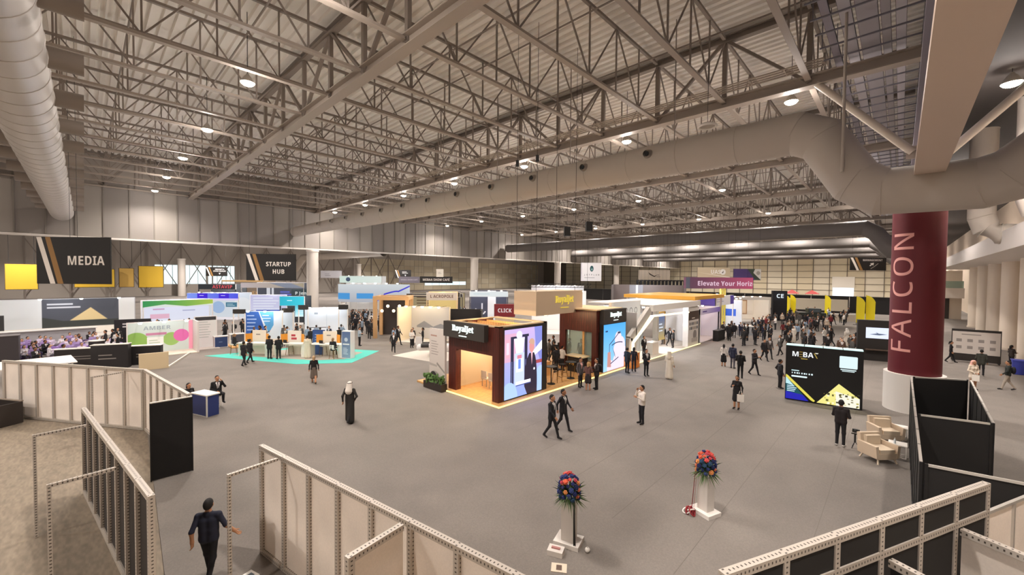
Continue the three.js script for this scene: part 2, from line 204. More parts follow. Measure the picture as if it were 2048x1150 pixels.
for (const [a, b, l] of [[V(-3.6, 17.2, -28.1), V(0.3, 12.5, -27.4), 'thick diagonal brace pipe between truss and girder, left of red column'], [V(1.25, 12.2, -28.4), V(4.3, 15.3, -27.6), 'diagonal brace pipe right of the girder at the photo edge']]) { const t = thing('brace_pipe', l, 'pipe'); part(t, 'pipe', bar(a, b, 0.36, 0.36, 20), M(0xc7bcae, 0.5)); part(t, 'end_plate', new THREE.BoxGeometry(0.5, 0.6, 0.06), steelM).position.copy(b); }
{ const t = thing('ring_speaker', 'small pale ring fitting hanging in front of the long duct', 'fitting', [-7.5, 14.35, -22.6]); const o = part(t, 'ring', new THREE.TorusGeometry(0.42, 0.06, 10, 32).rotateX(Math.PI / 2), whiteM); part(t, 'dish', cyl(0.4, 0.3, 0.12, 0, 0.02, 0, 28), M(0xb7afa6, 0.5)); part(t, 'cable', boxc(0.02, 3, 0.02, 0, 1.6, 0), blackM); }

// ---------- high-bay lamps ----------
{ const prof = [[0.06, 0.5], [0.1, 0.42], [0.16, 0.36], [0.34, 0.06], [0.36, 0]].map(([a, b]) => new THREE.Vector2(a, b)), hg = new THREE.LatheGeometry(prof, 24), lens = new THREE.SphereGeometry(0.34, 24, 12).scale(1, 0.55, 1), rod = boxc(0.03, 3.4, 0.03, 0, 2.2, 0);
  const shell = M(0xb9b2a8, 0.4, { side: THREE.DoubleSide }), lm = glow(0xfff0d8, 30), zs = [17.05, -6.45, -29.6, -53.4, -77, -100.5, -124, -147.5, -171], rows = ['in the unseen row added behind the balcony', 'above the near left truss', 'in the lamp row along the elbowed duct', 'in the third lamp row', 'in the fourth lamp row', 'in the fifth lamp row', 'in the sixth lamp row', 'in the seventh lamp row', 'in the lamp row by the far wall'];
  const add = (x, y, z, label, group, k = 1) => { const t = thing('high_bay_lamp', label, 'lamp', [x, y, z], 0, group); part(t, 'housing', hg, shell); part(t, 'lamp_lens', lens, lm).position.y = 0.02; part(t, 'rod', y > 16 ? rod : boxc(0.03, y > 15 ? 0.2 : 0.7, 0.03, 0, y > 15 ? 0.58 : 0.83, 0), blackM); const s = new THREE.SpotLight(LAMP_COLOR, LAMP * k, 0, 78 * D2R, 0.5, 2); s.position.set(0, -0.22, 0); s.target.position.set(0, -8, 0); s.castShadow = true; s.shadow.radius = 14; const u = new THREE.PointLight(LAMP_COLOR, LAMP * k * 0.05, 0, 2); u.position.set(0, -0.42, 0); u.castShadow = true; u.shadow.radius = 14; t.add(s, s.target, u); };
  zs.forEach((z, r) => { for (let k = 0; k < 8; k++) add(k === 0 ? 3.5 : 5.8 - k * 10.83, k === 0 ? 15.5 : 17.1, z, k === 0 ? `round high-bay lamp beyond the right girder ${rows[r]}` : `${ORD(k)} round high-bay lamp from the right girder, ${rows[r]}`, `high-bay lamps ${r + 1}`, r === 0 ? 1.35 : r === 8 ? 1.9 : 1); });  // first row is unseen, added behind the camera to light the near panels
  for (const z of [8, -20, -48, -76, -110, -145]) for (const x of [-88, -112, -138]) add(x, 14.6, z, `${ORD([8, -20, -48, -76, -110, -145].indexOf(z) + 1)} small lamp in the ${x > -90 ? 'nearest' : x > -120 ? 'middle' : 'farthest'} annex row beyond the white fascia`, 'annex lamps', 2.8);
}
const H = Math.PI / 2;
// ================= writing and graphics =================
function T(x, s, px, py, size, col, o = {}) { x.fillStyle = col; x.font = `${o.w || 'bold'} ${size}px ${o.f || 'sans-serif'}`; x.textAlign = o.a || 'center'; x.textBaseline = 'middle'; x.save(); x.translate(px, py); if (o.sx) x.scale(o.sx, 1); x.fillText(s, 0, 0); x.restore(); }
const fill = (x, c, a = 0, b = 0, w = 9999, h = 9999) => { x.fillStyle = c; x.fillRect(a, b, w, h); };
const poly = (x, c, ...p) => { x.fillStyle = c; x.beginPath(); p.forEach(([a, b], i) => (i ? x.lineTo(a, b) : x.moveTo(a, b))); x.closePath(); x.fill(); };
const circ = (x, c, a, b, r) => { x.fillStyle = c; x.beginPath(); x.arc(a, b, r, 0, 7); x.fill(); };
const lines = (x, c, px, py, w, n, dy, lh) => { for (let i = 0; i < n; i++) fill(x, c, px, py + i * dy, w * (0.7 + 0.3 * ((i * 37 % 10) / 10)), lh); };
const grad = (x, w, h, c0, c1, vert) => { const g = x.createLinearGradient(0, 0, vert ? 0 : w, vert ? h : 0); g.addColorStop(0, c0); g.addColorStop(1, c1); x.fillStyle = g; x.fillRect(0, 0, w, h); };

// ================= hanging banners =================
function banner(name, label, c, w, h, draw, o = {}) {
  const t = thing(name, label, 'banner', c, o.turn === undefined ? 43.6 * D2R : o.turn), d = o.d || 0.08;
  const bd = part(t, 'board', boxc(w, h, d), M(o.side || 0x1a1817, 0.7));
  const tx = canvasTex(512, Math.round(512 * h / w / 8) * 8, draw), m = o.glow ? screenMat(tx, o.glow) : printMat(tx);
  face(bd, 'graphic', w - 0.02, h - 0.02, m, [0, 0, d / 2 + 0.006]);
  const top = o.top || 21.85; for (const s of [-1, 1]) part(t, 'wire', boxc(0.015, top - c[1] - h / 2, 0.015, s * w * (o.wx || 0.44), (top - c[1] + h / 2) / 2, 0), blackM);
  return t;
}
const stripes = (x, w, h) => { fill(x, '#191614'); poly(x, '#ded5cb', [0, 0], [w * 0.07, 0], [w * 0.25, h], [w * 0.18, h]); poly(x, '#8f6a3a', [w * 0.12, 0], [w * 0.19, 0], [w * 0.36, h], [w * 0.28, h]); };
banner('hanging_banner', 'black hanging banner reading MEDIA with white and gold diagonal stripes', [-39.66, 7.22, 0.44], 4.9, 3.1, (x, w, h) => { stripes(x, w, h); T(x, 'MEDIA', w * 0.665, h * 0.5, 86, '#e6dfd6', { sx: 0.95 }); }, { wx: 0.05 });
banner('hanging_banner', 'black hanging banner reading STARTUP HUB with white and gold diagonal stripes', [-53.34, 7.26, -15.12], 5.8, 3.1, (x, w, h) => { stripes(x, w, h); T(x, 'STARTUP', w * 0.65, h * 0.38, 62, '#e6dfd6'); T(x, 'HUB', w * 0.65, h * 0.66, 62, '#e6dfd6'); });
banner('hanging_banner', 'dark hanging banner with stripes and small arrow beside the red column', [-3.73, 8.87, -84.95], 5.65, 2.0, (x, w, h) => { stripes(x, w, h); T(x, 'MANAGEMENT', w * 0.62, h * 0.2, 40, '#cfc7c0'); poly(x, '#d8d2ca', [w * 0.55, h * 0.45], [w * 0.66, h * 0.4], [w * 0.64, h * 0.62], [w * 0.61, h * 0.55], [w * 0.56, h * 0.68], [w * 0.53, h * 0.64], [w * 0.58, h * 0.52]); x.strokeStyle = '#8d8780'; x.lineWidth = 10; x.beginPath(); x.moveTo(w * 0.57, h * 0.88); x.lineTo(w * 0.66, h * 0.72); x.lineTo(w * 0.78, h * 0.45); x.stroke(); });
banner('hanging_banner', 'small distant dark banner with two text lines above glass front', [-115.4, 7.0, -21.3], 5.0, 2.1, (x, w, h) => { stripes(x, w, h); T(x, 'AIRCRAFT &', w * 0.65, h * 0.25, 40, '#ddd'); T(x, 'STATIC DISPLAY', w * 0.65, h * 0.45, 40, '#ddd'); poly(x, '#ddd', [w * 0.6, h * 0.65], [w * 0.7, h * 0.65], [w * 0.65, h * 0.85]); }, { top: 15.8 });
banner('hanging_banner', 'small distant dark striped banner left of the cafe sign', [-88.4, 6.83, -54], 3.9, 1.96, (x, w, h) => { stripes(x, w, h); lines(x, '#bbb', w * 0.45, h * 0.2, w * 0.4, 2, 40, 18); poly(x, '#ddd', [w * 0.6, h * 0.6], [w * 0.7, h * 0.6], [w * 0.65, h * 0.8]); }, { top: 15.8 });
banner('hanging_banner', 'white hanging banner with a green leaf emblem over spaced lettering', [-39.6, 7.35, -61.8], 3.4, 3.2, (x, w, h) => { fill(x, '#d9d8da'); x.save(); x.translate(w / 2, h * 0.32); x.scale(0.62, 1); circ(x, '#1d4b4f', 0, 0, 78); circ(x, '#7fa3a2', 10, 20, 30); x.restore(); [...'JETPLAN'].forEach((c, i) => T(x, c, w * (0.14 + i * 0.12), h * 0.66, 52, '#555a60')); lines(x, '#8b9095', w * 0.12, h * 0.8, w * 0.76, 1, 10, 14); }, { d: 1.2, side: 0xc9c6cc });
banner('hanging_banner', 'cream hanging banner with small dark bird-like emblem', [-32.8, 6.8, -72.3], 5.5, 2.1, (x, w, h) => { fill(x, '#d8cbb9'); poly(x, '#3a3029', [w * 0.28, h * 0.2], [w * 0.36, h * 0.35], [w * 0.48, h * 0.52], [w * 0.6, h * 0.4], [w * 0.48, h * 0.62], [w * 0.32, h * 0.4]); lines(x, '#a4978a', w * 0.55, h * 0.4, w * 0.14, 2, 30, 14); }, { d: 0.9, side: 0xcbbfb0 });
banner('hanging_banner', 'long magenta lit banner reading Elevate Your', [-18.75, 5.75, -62.24], 9.5, 1.6, (x, w, h) => { grad(x, w, h, '#57324a', '#c05070'); fill(x, '#55525e', 0, 0, w * 0.06, h); T(x, 'Elevate Your Horizon', w * 0.17, h * 0.55, 50, '#f3d3e4', { a: 'left', w: '600', sx: 0.95 }); }, { d: 0.7, side: 0x6a3550, glow: 0.8 });
banner('hanging_banner', 'beige hanging banner with a round white arrow emblem above magenta banner', [-20.6, 7.26, -66.1], 5.0, 1.6, (x, w, h) => { fill(x, '#cfc0a2'); poly(x, '#efe8dc', [0, h * 0.45], [w, h], [w, h * 0.9]); T(x, 'UAS', w * 0.56, h * 0.42, 84, '#f8f6f0'); circ(x, '#f8f6f0', w * 0.78, h * 0.42, 44); poly(x, '#3d3b3a', [w * 0.74, h * 0.55], [w * 0.8, h * 0.28], [w * 0.79, h * 0.5]); });
banner('hanging_banner', 'purple hanging banner with white crest end beside beige banner', [-16.9, 7.04, -69.6], 4.2, 1.7, (x, w, h) => { fill(x, '#56457a'); poly(x, '#4a5548', [w * 0.5, 0], [w, 0], [w, h], [w * 0.8, h]); poly(x, '#f1efe8', [w * 0.78, 0], [w, 0], [w, h], [w * 0.72, h * 0.35]); circ(x, '#bcb8ad', w * 0.9, h * 0.36, 36); });
for (const [c, w, s, l] of [[[-57.7, 5.76, -41.7], 5.6, 0, 'long black hanging sign reading MEBAA SHOW CAFE'], [[-62.8, 5.7, -39.6], 3.7, 1, 'grey side face sign of the cafe, left of black one']]) banner('cafe_sign', l.replace('MEBAA SHOW CAFE', 'SHOW CAFE in white capitals'), c, w, 1.12, (x, W, H) => { fill(x, s ? '#7d7885' : '#211f1c'); T(x, 'MEBAA SHOW CAFÉ', W / 2, H * 0.5, 50, s ? '#b5b1bd' : '#e8e3dc', { sx: s ? 0.9 : 0.92 }); });
banner('hanging_sign', 'small white square sign hanging above the cafe sign', [-54.6, 6.9, -40.2], 1.2, 1.3, (x, w, h) => { fill(x, '#e2dccf'); lines(x, '#9b958a', w * 0.25, h * 0.4, w * 0.5, 2, 80, 26); });
banner('hanging_sign', 'pale distant sign board between the wave-fronted stand and cafe', [-101, 6.6, -41.8], 5.2, 1.8, (x, w, h) => { fill(x, '#dcdce2'); lines(x, '#b0b0ba', w * 0.2, h * 0.4, w * 0.3, 2, 40, 14); }, { top: 15.8 });

// big yellow fabric boxes in the annex
[[-120, 5.6, 8.1, 3.9, 4.7, 'yellow box panel at far left edge'], [-118, 5.4, -1.5, 5.6, 3.6, 'yellow box panel behind black hanging banner'], [-119, 5.5, -6.2, 2.2, 3.9, 'ochre narrow box panel between two yellow ones'], [-120, 5.7, -10.2, 4.0, 4.6, 'yellow box panel left of the distant column']].forEach(([x, y, z, w, h, l], i) => { const t = thing('wall_box', 'large ' + l, 'panel', [x, y, z], Math.PI / 2); part(t, 'frame', boxc(w + 0.16, h + 0.16, 0.9, 0, 0, -0.1), M(0x5b4c34, 0.7)); part(t, 'fabric', boxc(w, h, 0.4, 0, 0, 0.2), M(i === 2 ? 0xc7a253 : 0xd9b234, 0.7)); for (const s of [-1, 1]) part(t, 'hanger', boxc(0.06, 16 - y - h / 2, 0.06, s * w * 0.4, (16 - y + h / 2) / 2, 0), blackM); });
// annex back wall bracing
{ const t = thing('wall_bracing', 'grey cross-braced steel frame across the distant annex wall', 'frame', [-155, 0, 0]); for (let k = 0; k < 14; k++) { const z = 10 - k * 7.5; part(t, 'post', boxc(0.3, 15.8, 0.3, 0.3, 7.9, z), steelDarkM); part(t, 'brace', bar(V(0.3, 1, z), V(0.3, 15, z - 7.5), 0.2), steelDarkM); part(t, 'brace', bar(V(0.3, 15, z), V(0.3, 1, z - 7.5), 0.2), steelDarkM); } }
for (const [z, w, l] of [[-20, 12, 'left'], [-30, 7, 'right'], [-118, 24, 'far']]) { const t = thing('window_front', `bright glazed window front in annex wall, ${l} one`, 'window', [w > 20 ? -155.4 : -155.55, w > 20 ? 3 : 6.2, z], Math.PI / 2); part(t, 'window_pane', boxc(w, w > 20 ? 1.6 : 5.6, 0.06), glow(0xdff2f4, 1.3)); for (let i = 0; i <= 6; i++) part(t, 'mullion', boxc(0.12, w > 20 ? 1.6 : 5.6, 0.14, -w / 2 + i * w / 6, 0, 0.02), M(0xb7b7b2, 0.5)); }

// ================= modular partition frames =================
const holes = (ru, rv, ou, ov) => { const t = canvasTex(32, 32, (x) => { fill(x, '#c2b9ae'); fill(x, '#4a443d', 11, 11, 10, 10); }); t.wrapS = t.wrapT = THREE.RepeatWrapping; t.repeat.set(1 / ru, 1 / rv); t.offset.set(ou, ov); return new THREE.MeshStandardMaterial({ map: t, roughness: 0.45, metalness: 0.2 }); };
const holeM = holes(0.1, 0.065, 0.5, 0), holeR = holes(0.065, 0.1, 0, 0.5);
const infill = { white: new THREE.MeshStandardMaterial({ roughness: 0.85, map: noiseTex(128, (o, r) => { const k = 0.93 + 0.08 * o[0] + 0.03 * r; return [240 * k, 229 * k, 217 * k]; }, 2.2) }), black: M(0x171514, 0.8), dark: M(0x302b27, 0.8) };
function frameWall(label, a, b, n, h, kinds, o = {}) {
  const dx = b[0] - a[0], dz = b[1] - a[1], L = Math.hypot(dx, dz), s = L / n, t = thing('partition_frame', label, 'partition', [a[0], 0, a[1]], Math.atan2(-dz, dx)), pw = o.solid ? 0.05 : o.skip0 && !kinds[0] ? 0.06 : 0.1;
  const pg = boxc(pw, h, pw, 0, h / 2), rg = boxc(s - pw, pw, pw);
  for (let i = 0; i <= n; i++) if (!(o.skip0 && i === 0)) part(t, 'post', pg, o.solid ? (kinds[0] === 'black' ? blackM : aluM) : holeM).position.x = i * s;
  for (let i = 0; i < n; i++) { const x = (i + 0.5) * s, k = kinds[i % kinds.length];
    for (const y of [h - pw / 2, ...(o.rail ? [o.rail] : []), ...(k ? [pw / 2] : [])]) part(t, y > 1 ? 'rail' : 'bottom_rail', rg, o.solid ? (y > 1 || kinds[0] !== 'black' ? aluM : blackM) : holeR).position.set(x, y, 0);
    if (!k) continue;
    const ys = o.rail ? [[pw, o.rail - pw / 2], [o.rail + pw / 2, h - pw]] : [[pw, h - pw]];
    for (const [y0, y1] of ys) part(t, 'infill_panel', boxc(s - pw, y1 - y0, 0.02, 0, (y0 + y1) / 2, -(o.back || 0.02)), infill[k]).position.x = x; }
  return t;
}
frameWall('long white-panelled partition run at left between bare concrete and lounge', [-28.75, 2.5], [-22.3, -1.6], 8, 2.5, ['white']);
frameWall('white partition run from the left corner to the free-standing black panel', [-22.2, -1.66], [-16.75, -2.3], 6, 2.5, ['white']);
frameWall('open door frame without panel inside the left white partition corner', [-22.9, -1.1], [-22.55, -0.15], 1, 2.4, [null], { skip0: 1 });
{ const t = thing('black_panel', 'single free-standing tall black panel at left, white top edge', 'partition', [-16.55, 0, -1.85], Math.PI / 2); part(t, 'sheet', boxc(1.0, 2.4, 0.05, 0, 1.22, 0), infill.black); part(t, 'edge_rail', boxc(1.02, 0.03, 0.07, 0, 2.43, 0), M(0xe6ded2, 0.5)); for (const s of [-1, 1]) part(t, 'edge_post', boxc(0.03, 2.42, 0.07, s * 0.51, 1.21, 0), blackM); }
frameWall('grey-framed partition run with dark panels, end toward bottom left', [-17.05, 0.06], [-9.48, -0.76], 8, 2.5, ['dark']);
frameWall('open post-and-rail frame leaving dark partition, nearer the camera', [-11.36, -0.42], [-11.28, 0.5], 1, 2.5, [null], { skip0: 1 });
frameWall('open post-and-rail frame leaving dark partition, farther one', [-15.1, -0.02], [-15.0, 0.88], 1, 2.5, [null], { skip0: 1 });
frameWall('white-panelled perforated partition run in bottom centre foreground', [-10.48, -2.76], [-2.6, -4.02], 8, 2.5, ['white']);
frameWall('open frame beside the walking man, leaving centre partition', [-9.52, -2.82], [-9.4, -1.9], 1, 2.5, [null], { skip0: 1 });
frameWall('white-panelled wing leaving centre foreground partition toward camera', [-5.6, -3.45], [-5.46, -2.5], 1, 2.5, ['white'], { skip0: 1 });
frameWall('tall black-panelled partition with perforated top rail at bottom right', [-1.39, -5.09], [1.12, -10.43], 6, 3.0, ['black'], { rail: 2.5, back: -0.02 });
frameWall('white-panelled partition continuing behind the bottom right black one', [1.16, -10.5], [1.95, -12.2], 2, 2.5, ['white'], { solid: 1 });
frameWall('short white frame wing behind bottom right black partition', [-0.05, -7.75], [0.95, -7.3], 1, 2.5, ['black'], { skip0: 1 });
frameWall('open white frame at lower right corner of the photo', [0.75, -9.5], [1.75, -9.05], 1, 2.5, ['white'], { skip0: 1 });
for (const [a, b, n, l] of [[[0.42, -12.35], [0.42, -23.0], 8, 'long black partition seen edge-on in front of the red column'], [[0.5, -16.75], [1.9, -17.1], 1, 'black cross partition closing the cubicle beside armchairs'], [[1.95, -17.15], [2.1, -23.95], 5, 'black back partition of cubicles right of red column'], [[0.5, -12.3], [3.4, -12.75], 2, 'nearest black cross partition at right photo edge'], [[0.5, -23.1], [2.0, -23.95], 1, 'farthest black cross partition against the red column']]) frameWall(l, a, b, n, 2.5, ['black'], { solid: 1, back: 0.001 });

// ================= big black LED sign =================
{ const t = thing('led_sign', 'black free-standing LED sign with white logo and yellow triangles', 'screen', [-2.75, 0, -25.9], 7 * D2R);
  const w = 3.15, h = 2.85; part(t, 'cabinet', boxc(w, h, 0.5, 0, h / 2 + 0.04, -0.26), blackM);
  const tx = canvasTex(1024, 928, (x, W, H) => { fill(x, '#050506'); T(x, 'M', 130, 130, 120, '#f4f6f8'); for (const y of [82, 124, 166]) fill(x, '#9a7d35', 186, y, 44, 12); T(x, 'BA', 305, 130, 120, '#f4f6f8'); poly(x, '#e9e4d0', [400, 82], [450, 82], [440, 98], [412, 98]); poly(x, '#b59a45', [385, 90], [398, 90], [440, 176], [426, 176]); fill(x, '#b59a45', 210, 196, 90, 14);
    x.fillStyle = '#dff4f6'; x.beginPath(); x.roundRect(730, 90, 230, 200, 14); x.fill(); fill(x, '#dff4f6', 745, 306, 200, 16); fill(x, '#dff4f6', 765, 332, 160, 12);
    fill(x, '#cfeef2', 78, 410, 110, 16); for (let i = 0; i < 9; i++) fill(x, '#e6fbff', 84 + i * 34, 448, 12 + (i % 3) * 6, 26); x.fillStyle = '#e6fbff'; x.beginPath(); x.roundRect(78, 505, 225, 28, 12); x.fill();
    poly(x, '#0c4f57', [0, 520], [330, 928], [0, 928]); poly(x, '#bfe8ee', [0, 540], [120, 690], [0, 660]); poly(x, '#1d1fb0', [0, 800], [250, 830], [330, 928], [0, 928]); poly(x, '#e3d657', [0, 500], [26, 512], [420, 905], [400, 928], [360, 905], [0, 545]); lines(x, '#d8f2ff', 20, 690, 150, 4, 30, 14);
    poly(x, '#f2e98c', [440, 928], [730, 560], [1000, 770], [1000, 928]); poly(x, '#f6f3e0', [690, 690], [1000, 770], [1000, 928], [700, 928]); for (let i = 0; i < 46; i++) { const a = 530 + rnd(440), b = 700 + rnd(210); fill(x, pick(['#6a6330', '#b7a94a', '#3d3a22', '#fdf8d8']), a, b, 8 + rnd(26), 8 + rnd(30)); } });
  face(t, 'led_face', w - 0.06, h - 0.06, screenMat(tx, 1.0), [0, h / 2 + 0.04, 0.004]);
  for (let i = 0; i < 4; i++) part(t, 'light_strip', boxc(w / 4 - 0.04, 0.05, 0.46, (i - 1.5) * w / 4, h + 0.07, -0.26), glow(0xd6f4ef, 1.1));
  const l = new THREE.RectAreaLight(0xe8e4b0, 0.5, w, h); l.position.set(0, h / 2, 0.03); l.lookAt(0, h / 2, 5); t.add(l); l.rotation.set(0, Math.PI, 0); }

// ================= brown and gold corner stand =================
const goldText = '#e9d65a';
{ const t = thing('exhibition_stand', 'dark wood corner stand with LED wall and white script sign', 'stand', [0, 0, 0]);
  part(t, 'platform', box(-21, -13.95, 0, 0.1, -26.9, -13.8), oakM); 
  part(t, 'edge_light', merge([box(-19, -13.9, 0.02, 0.08, -13.8, -13.74), box(-13.95, -13.89, 0.02, 0.08, -27.2, -13.74)]), glow(0xffe08a, 2.2), 'glowing strip along the platform edge');
  // front tower: framed opening toward +z, LED wall toward +x
  const x0 = -18.3, x1 = -14.3, z0 = -17.4, z1 = -14.1, h = 3.85;
  for (const [a, b, c, d] of [[x0, -17.65, 0.1, h], [-14.75, x1, 0.1, h], [-17.65, -14.75, 2.4, h]]) part(t, 'wood_frame', box(a, b, c, d, z1 - 0.35, z1), woodM);
  part(t, 'side_frame', box(x0, x0 + 0.15, 0.1, h, z0, z1 - 0.35), woodM); part(t, 'inner_lining', box(x0 + 0.15, x0 + 0.19, 0.1, 3.4, z0 + 0.12, z1 - 0.36), M(0xd9c6a8, 0.6));
  part(t, 'rear_wall', box(x0 + 0.15, x1 - 0.2, 0.1, 3.4, z0, z0 + 0.12), M(0xd9c6a8, 0.6));
  part(t, 'led_cabinet', box(x1 - 0.25, x1, 0.1, h, z0 - 0.5, z1 - 0.35), M(0x2b2826, 0.5));
  part(t, 'glass', box(-17.6, -14.8, 0.15, 2.38, z1 - 0.2, z1 - 0.18), new THREE.MeshPhysicalMaterial({ color: 0xffffff, roughness: 0.05, transmission: 1, thickness: 0, transparent: true }));
  for (let i = 0; i < 4; i++) part(t, 'roof_slat', box(x0 + 0.2, x1 - 0.3, h - 0.3, h - 0.05, z0 + 0.5 + i * 0.75, z0 + 0.6 + i * 0.75), oakM);
  part(t, 'roof_rim', merge([box(x0, x1, h, h + 0.06, z1 - 0.3, z1), box(x0, x1, h, h + 0.06, z0 - 0.5, z0 - 0.2), box(x0, x0 + 0.25, h, h + 0.06, z0, z1), box(x1 - 0.3, x1, h, h + 0.06, z0 - 0.5, z1)]), M(0xd6b98e, 0.6));
  const sg = part(t, 'sign_box', box(x0 - 0.1, -15.05, 3.08, 3.92, z1, z1 + 0.3), M(0x3a3530, 0.6), 'dark grey sign box with white script lettering');
  const white = glow(0xdff3ef, 0.9, 0xd8e0dc), gold = glow(0xe9d65a, 0.55, 0xc9b040), sub = (pr, p, t2, m) => { const q = part(pr, 'tagline', boxc(0.62, 0.05, 0.03), m); q.position.set(...p); q.rotation.y = t2 || 0; };
  letters(sg, 'lettering', 'RoyalJet', 1.75, 0.44, white, [-16.72, 3.58, z1 + 0.3]); sub(sg, [-16.72, 3.22, z1 + 0.31], 0, white);
  const led = canvasTex(512, 640, (x, w, h) => { grad(x, w, h, '#c9aede', '#8fa6e6', 1); fill(x, '#d8a7c4', 0, 40, 150, 260); poly(x, '#7f86cf', [w * 0.78, 0], [w, 0], [w, h * 0.62], [w * 0.82, h * 0.3]); 
    fill(x, '#e8a9bb', 10, 90, 60, 170); fill(x, '#efd0e0', 24, 120, 34, 110); for (const a of [78, 262]) { fill(x, '#2b2a45', a, 80, 40, h * 0.7); fill(x, '#8088c2', a + 14, 300, 6, 260); } fill(x, '#2b2a45', 78, 70, 90, 24); fill(x, '#2b2a45', 230, 60, 90, 24); poly(x, '#f0f2fb', [120, 90], [265, 90], [240, 230], [150, 230]); fill(x, '#c6d2f8', 130, 230, 130, 300); fill(x, '#e4ecff', 150, 280, 90, 130); fill(x, '#d37f93', 164, 250, 60, 34); fill(x, '#6f8ae0', 178, 290, 34, 90); circ(x, '#dcdcf2', 190, 60, 40); x.fillStyle = '#a9c5f7'; x.beginPath(); x.ellipse(60, h, 110, 150, 0, 0, 7); x.fill(); x.beginPath(); x.ellipse(490, h - 60, 90, 190, 0, 0, 7); x.fill(); poly(x, '#f4f4fb', [360, 250], [w, 140], [w, 230], [360, 300]); fill(x, '#a64a52', 420, 330, 92, 34);
    x.fillStyle = '#2a2235'; x.beginPath(); x.moveTo(330, 250); x.quadraticCurveTo(250, 360, 262, 560); x.lineTo(300, h); x.lineTo(440, h); x.quadraticCurveTo(450, 330, 395, 250); x.closePath(); x.fill(); poly(x, '#e9b3bd', [352, 240], [378, 240], [366, 370]); x.fillStyle = '#d8908e'; x.beginPath(); x.ellipse(364, 190, 36, 56, 0, 0, 7); x.fill(); x.fillStyle = '#caa08a'; x.beginPath(); x.ellipse(362, 150, 40, 40, 0, Math.PI, 7); x.fill(); circ(x, '#f6f6fb', 400, 410, 12); fill(x, '#f3f6ff', 150, 500, 200, 30); fill(x, '#3d4a8e', 150, 532, 200, 8); });
  const f = face(t, 'led_wall', 2.95, 3.55, screenMat(led, 1.25), [x1 + 0.006, 1.93, -15.98], Math.PI / 2, 'bright LED wall showing aircraft cabin scene'); 
  const la = new THREE.RectAreaLight(0xc9b8ee, 1.6, 2.9, 3.4); la.position.set(x1 + 0.05, 1.95, -15.98); la.rotation.y = -Math.PI / 2; t.add(la);
  // inside the front room
  part(t, 'inner_screen', box(-17.0, -15.2, 1.5, 2.3, z0 + 0.12, z0 + 0.18), screenMat(canvasTex(64, 32, (x, w, h) => { grad(x, w, h, '#6f9ad8', '#b9cde8'); fill(x, '#4a5f86', 8, 10, 40, 6); }), 0.8));
  const pl = new THREE.PointLight(0xffdfb0, 40, 0, 2); pl.position.set(-16.2, 3.0, -15.8); pl.castShadow = true; pl.shadow.radius = 6; t.add(pl); part(t, 'ceiling_light', cyl(0.14, 0.14, 0.04, -16.2, 3.04, -15.8, 16), glow(0xffe2b0, 6));
  // rear tower
  const r = part(t, 'rear_tower', box(-17.4, -14.4, 2.75, 4.2, -26.4, -23.2), woodM);
  part(t, 'tower_leg', box(-17.4, -16.9, 0.1, 2.75, -23.5, -23.2), woodM); part(t, 'tower_leg', box(-14.75, -14.4, 0.1, 2.75, -23.5, -23.2), woodM); part(t, 'tower_leg', box(-17.4, -17.1, 0.1, 2.75, -26.4, -26.1), woodM);
  part(t, 'tower_glass', box(-16.9, -14.75, 0.9, 2.75, -23.38, -23.34), new THREE.MeshPhysicalMaterial({ color: 0xd8e6e0, roughness: 0.12, transmission: 0.85, thickness: 0, transparent: true }));
  part(t, 'glass_rail', box(-15.55, -15.4, 0.9, 2.75, -23.42, -23.3), oakM); part(t, 'tower_back', box(-17.1, -14.75, 0.1, 2.75, -26.35, -26.2), M(0xb9c2bd, 0.6));
  part(t, 'tower_rim', box(-17.5, -14.3, 4.2, 4.28, -26.5, -23.1), M(0xd6b98e, 0.6));
  const s2 = part(t, 'tower_sign', box(-14.4, -14.05, 3.3, 4.25, -26.6, -23.6), M(0x3a3530, 0.6)); letters(s2, 'lettering', 'RoyalJet', 1.5, 0.42, white, [-14.05, 3.86, -25.1], Math.PI / 2); sub(s2, [-14.04, 3.5, -25.1], Math.PI / 2, white);
  const blue = canvasTex(384, 384, (x, w, h) => { grad(x, w, h, '#4aa6ee', '#9ed0f6', 1); fill(x, '#1d3b66', 30, 50, 40, 12); for (const [a, b, q] of [[250, 130, 60], [300, 190, 74], [230, 220, 60], [330, 260, 70], [240, 330, 80], [120, 360, 60], [330, 360, 80]]) circ(x, '#e9d9f0', a, b, q); x.strokeStyle = '#2a3650'; x.lineWidth = 8; x.beginPath(); x.moveTo(100, 240); x.lineTo(100, 170); x.lineTo(160, 140); x.lineTo(250, 90); x.stroke(); fill(x, '#2a3650', 240, 74, 50, 16); poly(x, '#c58d86', [70, 230], [120, 230], [130, 360], [64, 350]); x.beginPath(); x.moveTo(140, 180); x.quadraticCurveTo(230, 150, 330, 170); x.stroke(); poly(x, '#2f4a52', [140, 180], [210, 300], [190, 250]); x.beginPath(); x.moveTo(120, 330); x.lineTo(260, 290); x.stroke(); });
  part(t, 'screen_cabinet', box(-14.5, -14.1, 0.1, 3.3, -26.6, -23.6), M(0x2a2724, 0.5)); face(t, 'blue_screen', 2.96, 3.14, screenMat(blue, 1.2), [-14.094, 1.68, -25.1], Math.PI / 2, 'bright sky-blue LED screen with drawn machine shapes');
  const lb = new THREE.RectAreaLight(0x9cc8f0, 1.6, 2.9, 3); lb.position.set(-14.06, 1.7, -25.1); lb.rotation.y = -Math.PI / 2; t.add(lb);
  // sofa back and lounge
  part(t, 'lounge_bench', merge([box(-16.8, -15.2, 0.1, 0.95, -18.6, -18.1), box(-16.8, -16.3, 0.1, 0.95, -20.8, -18.6)]), M(0xd9a565, 0.6));
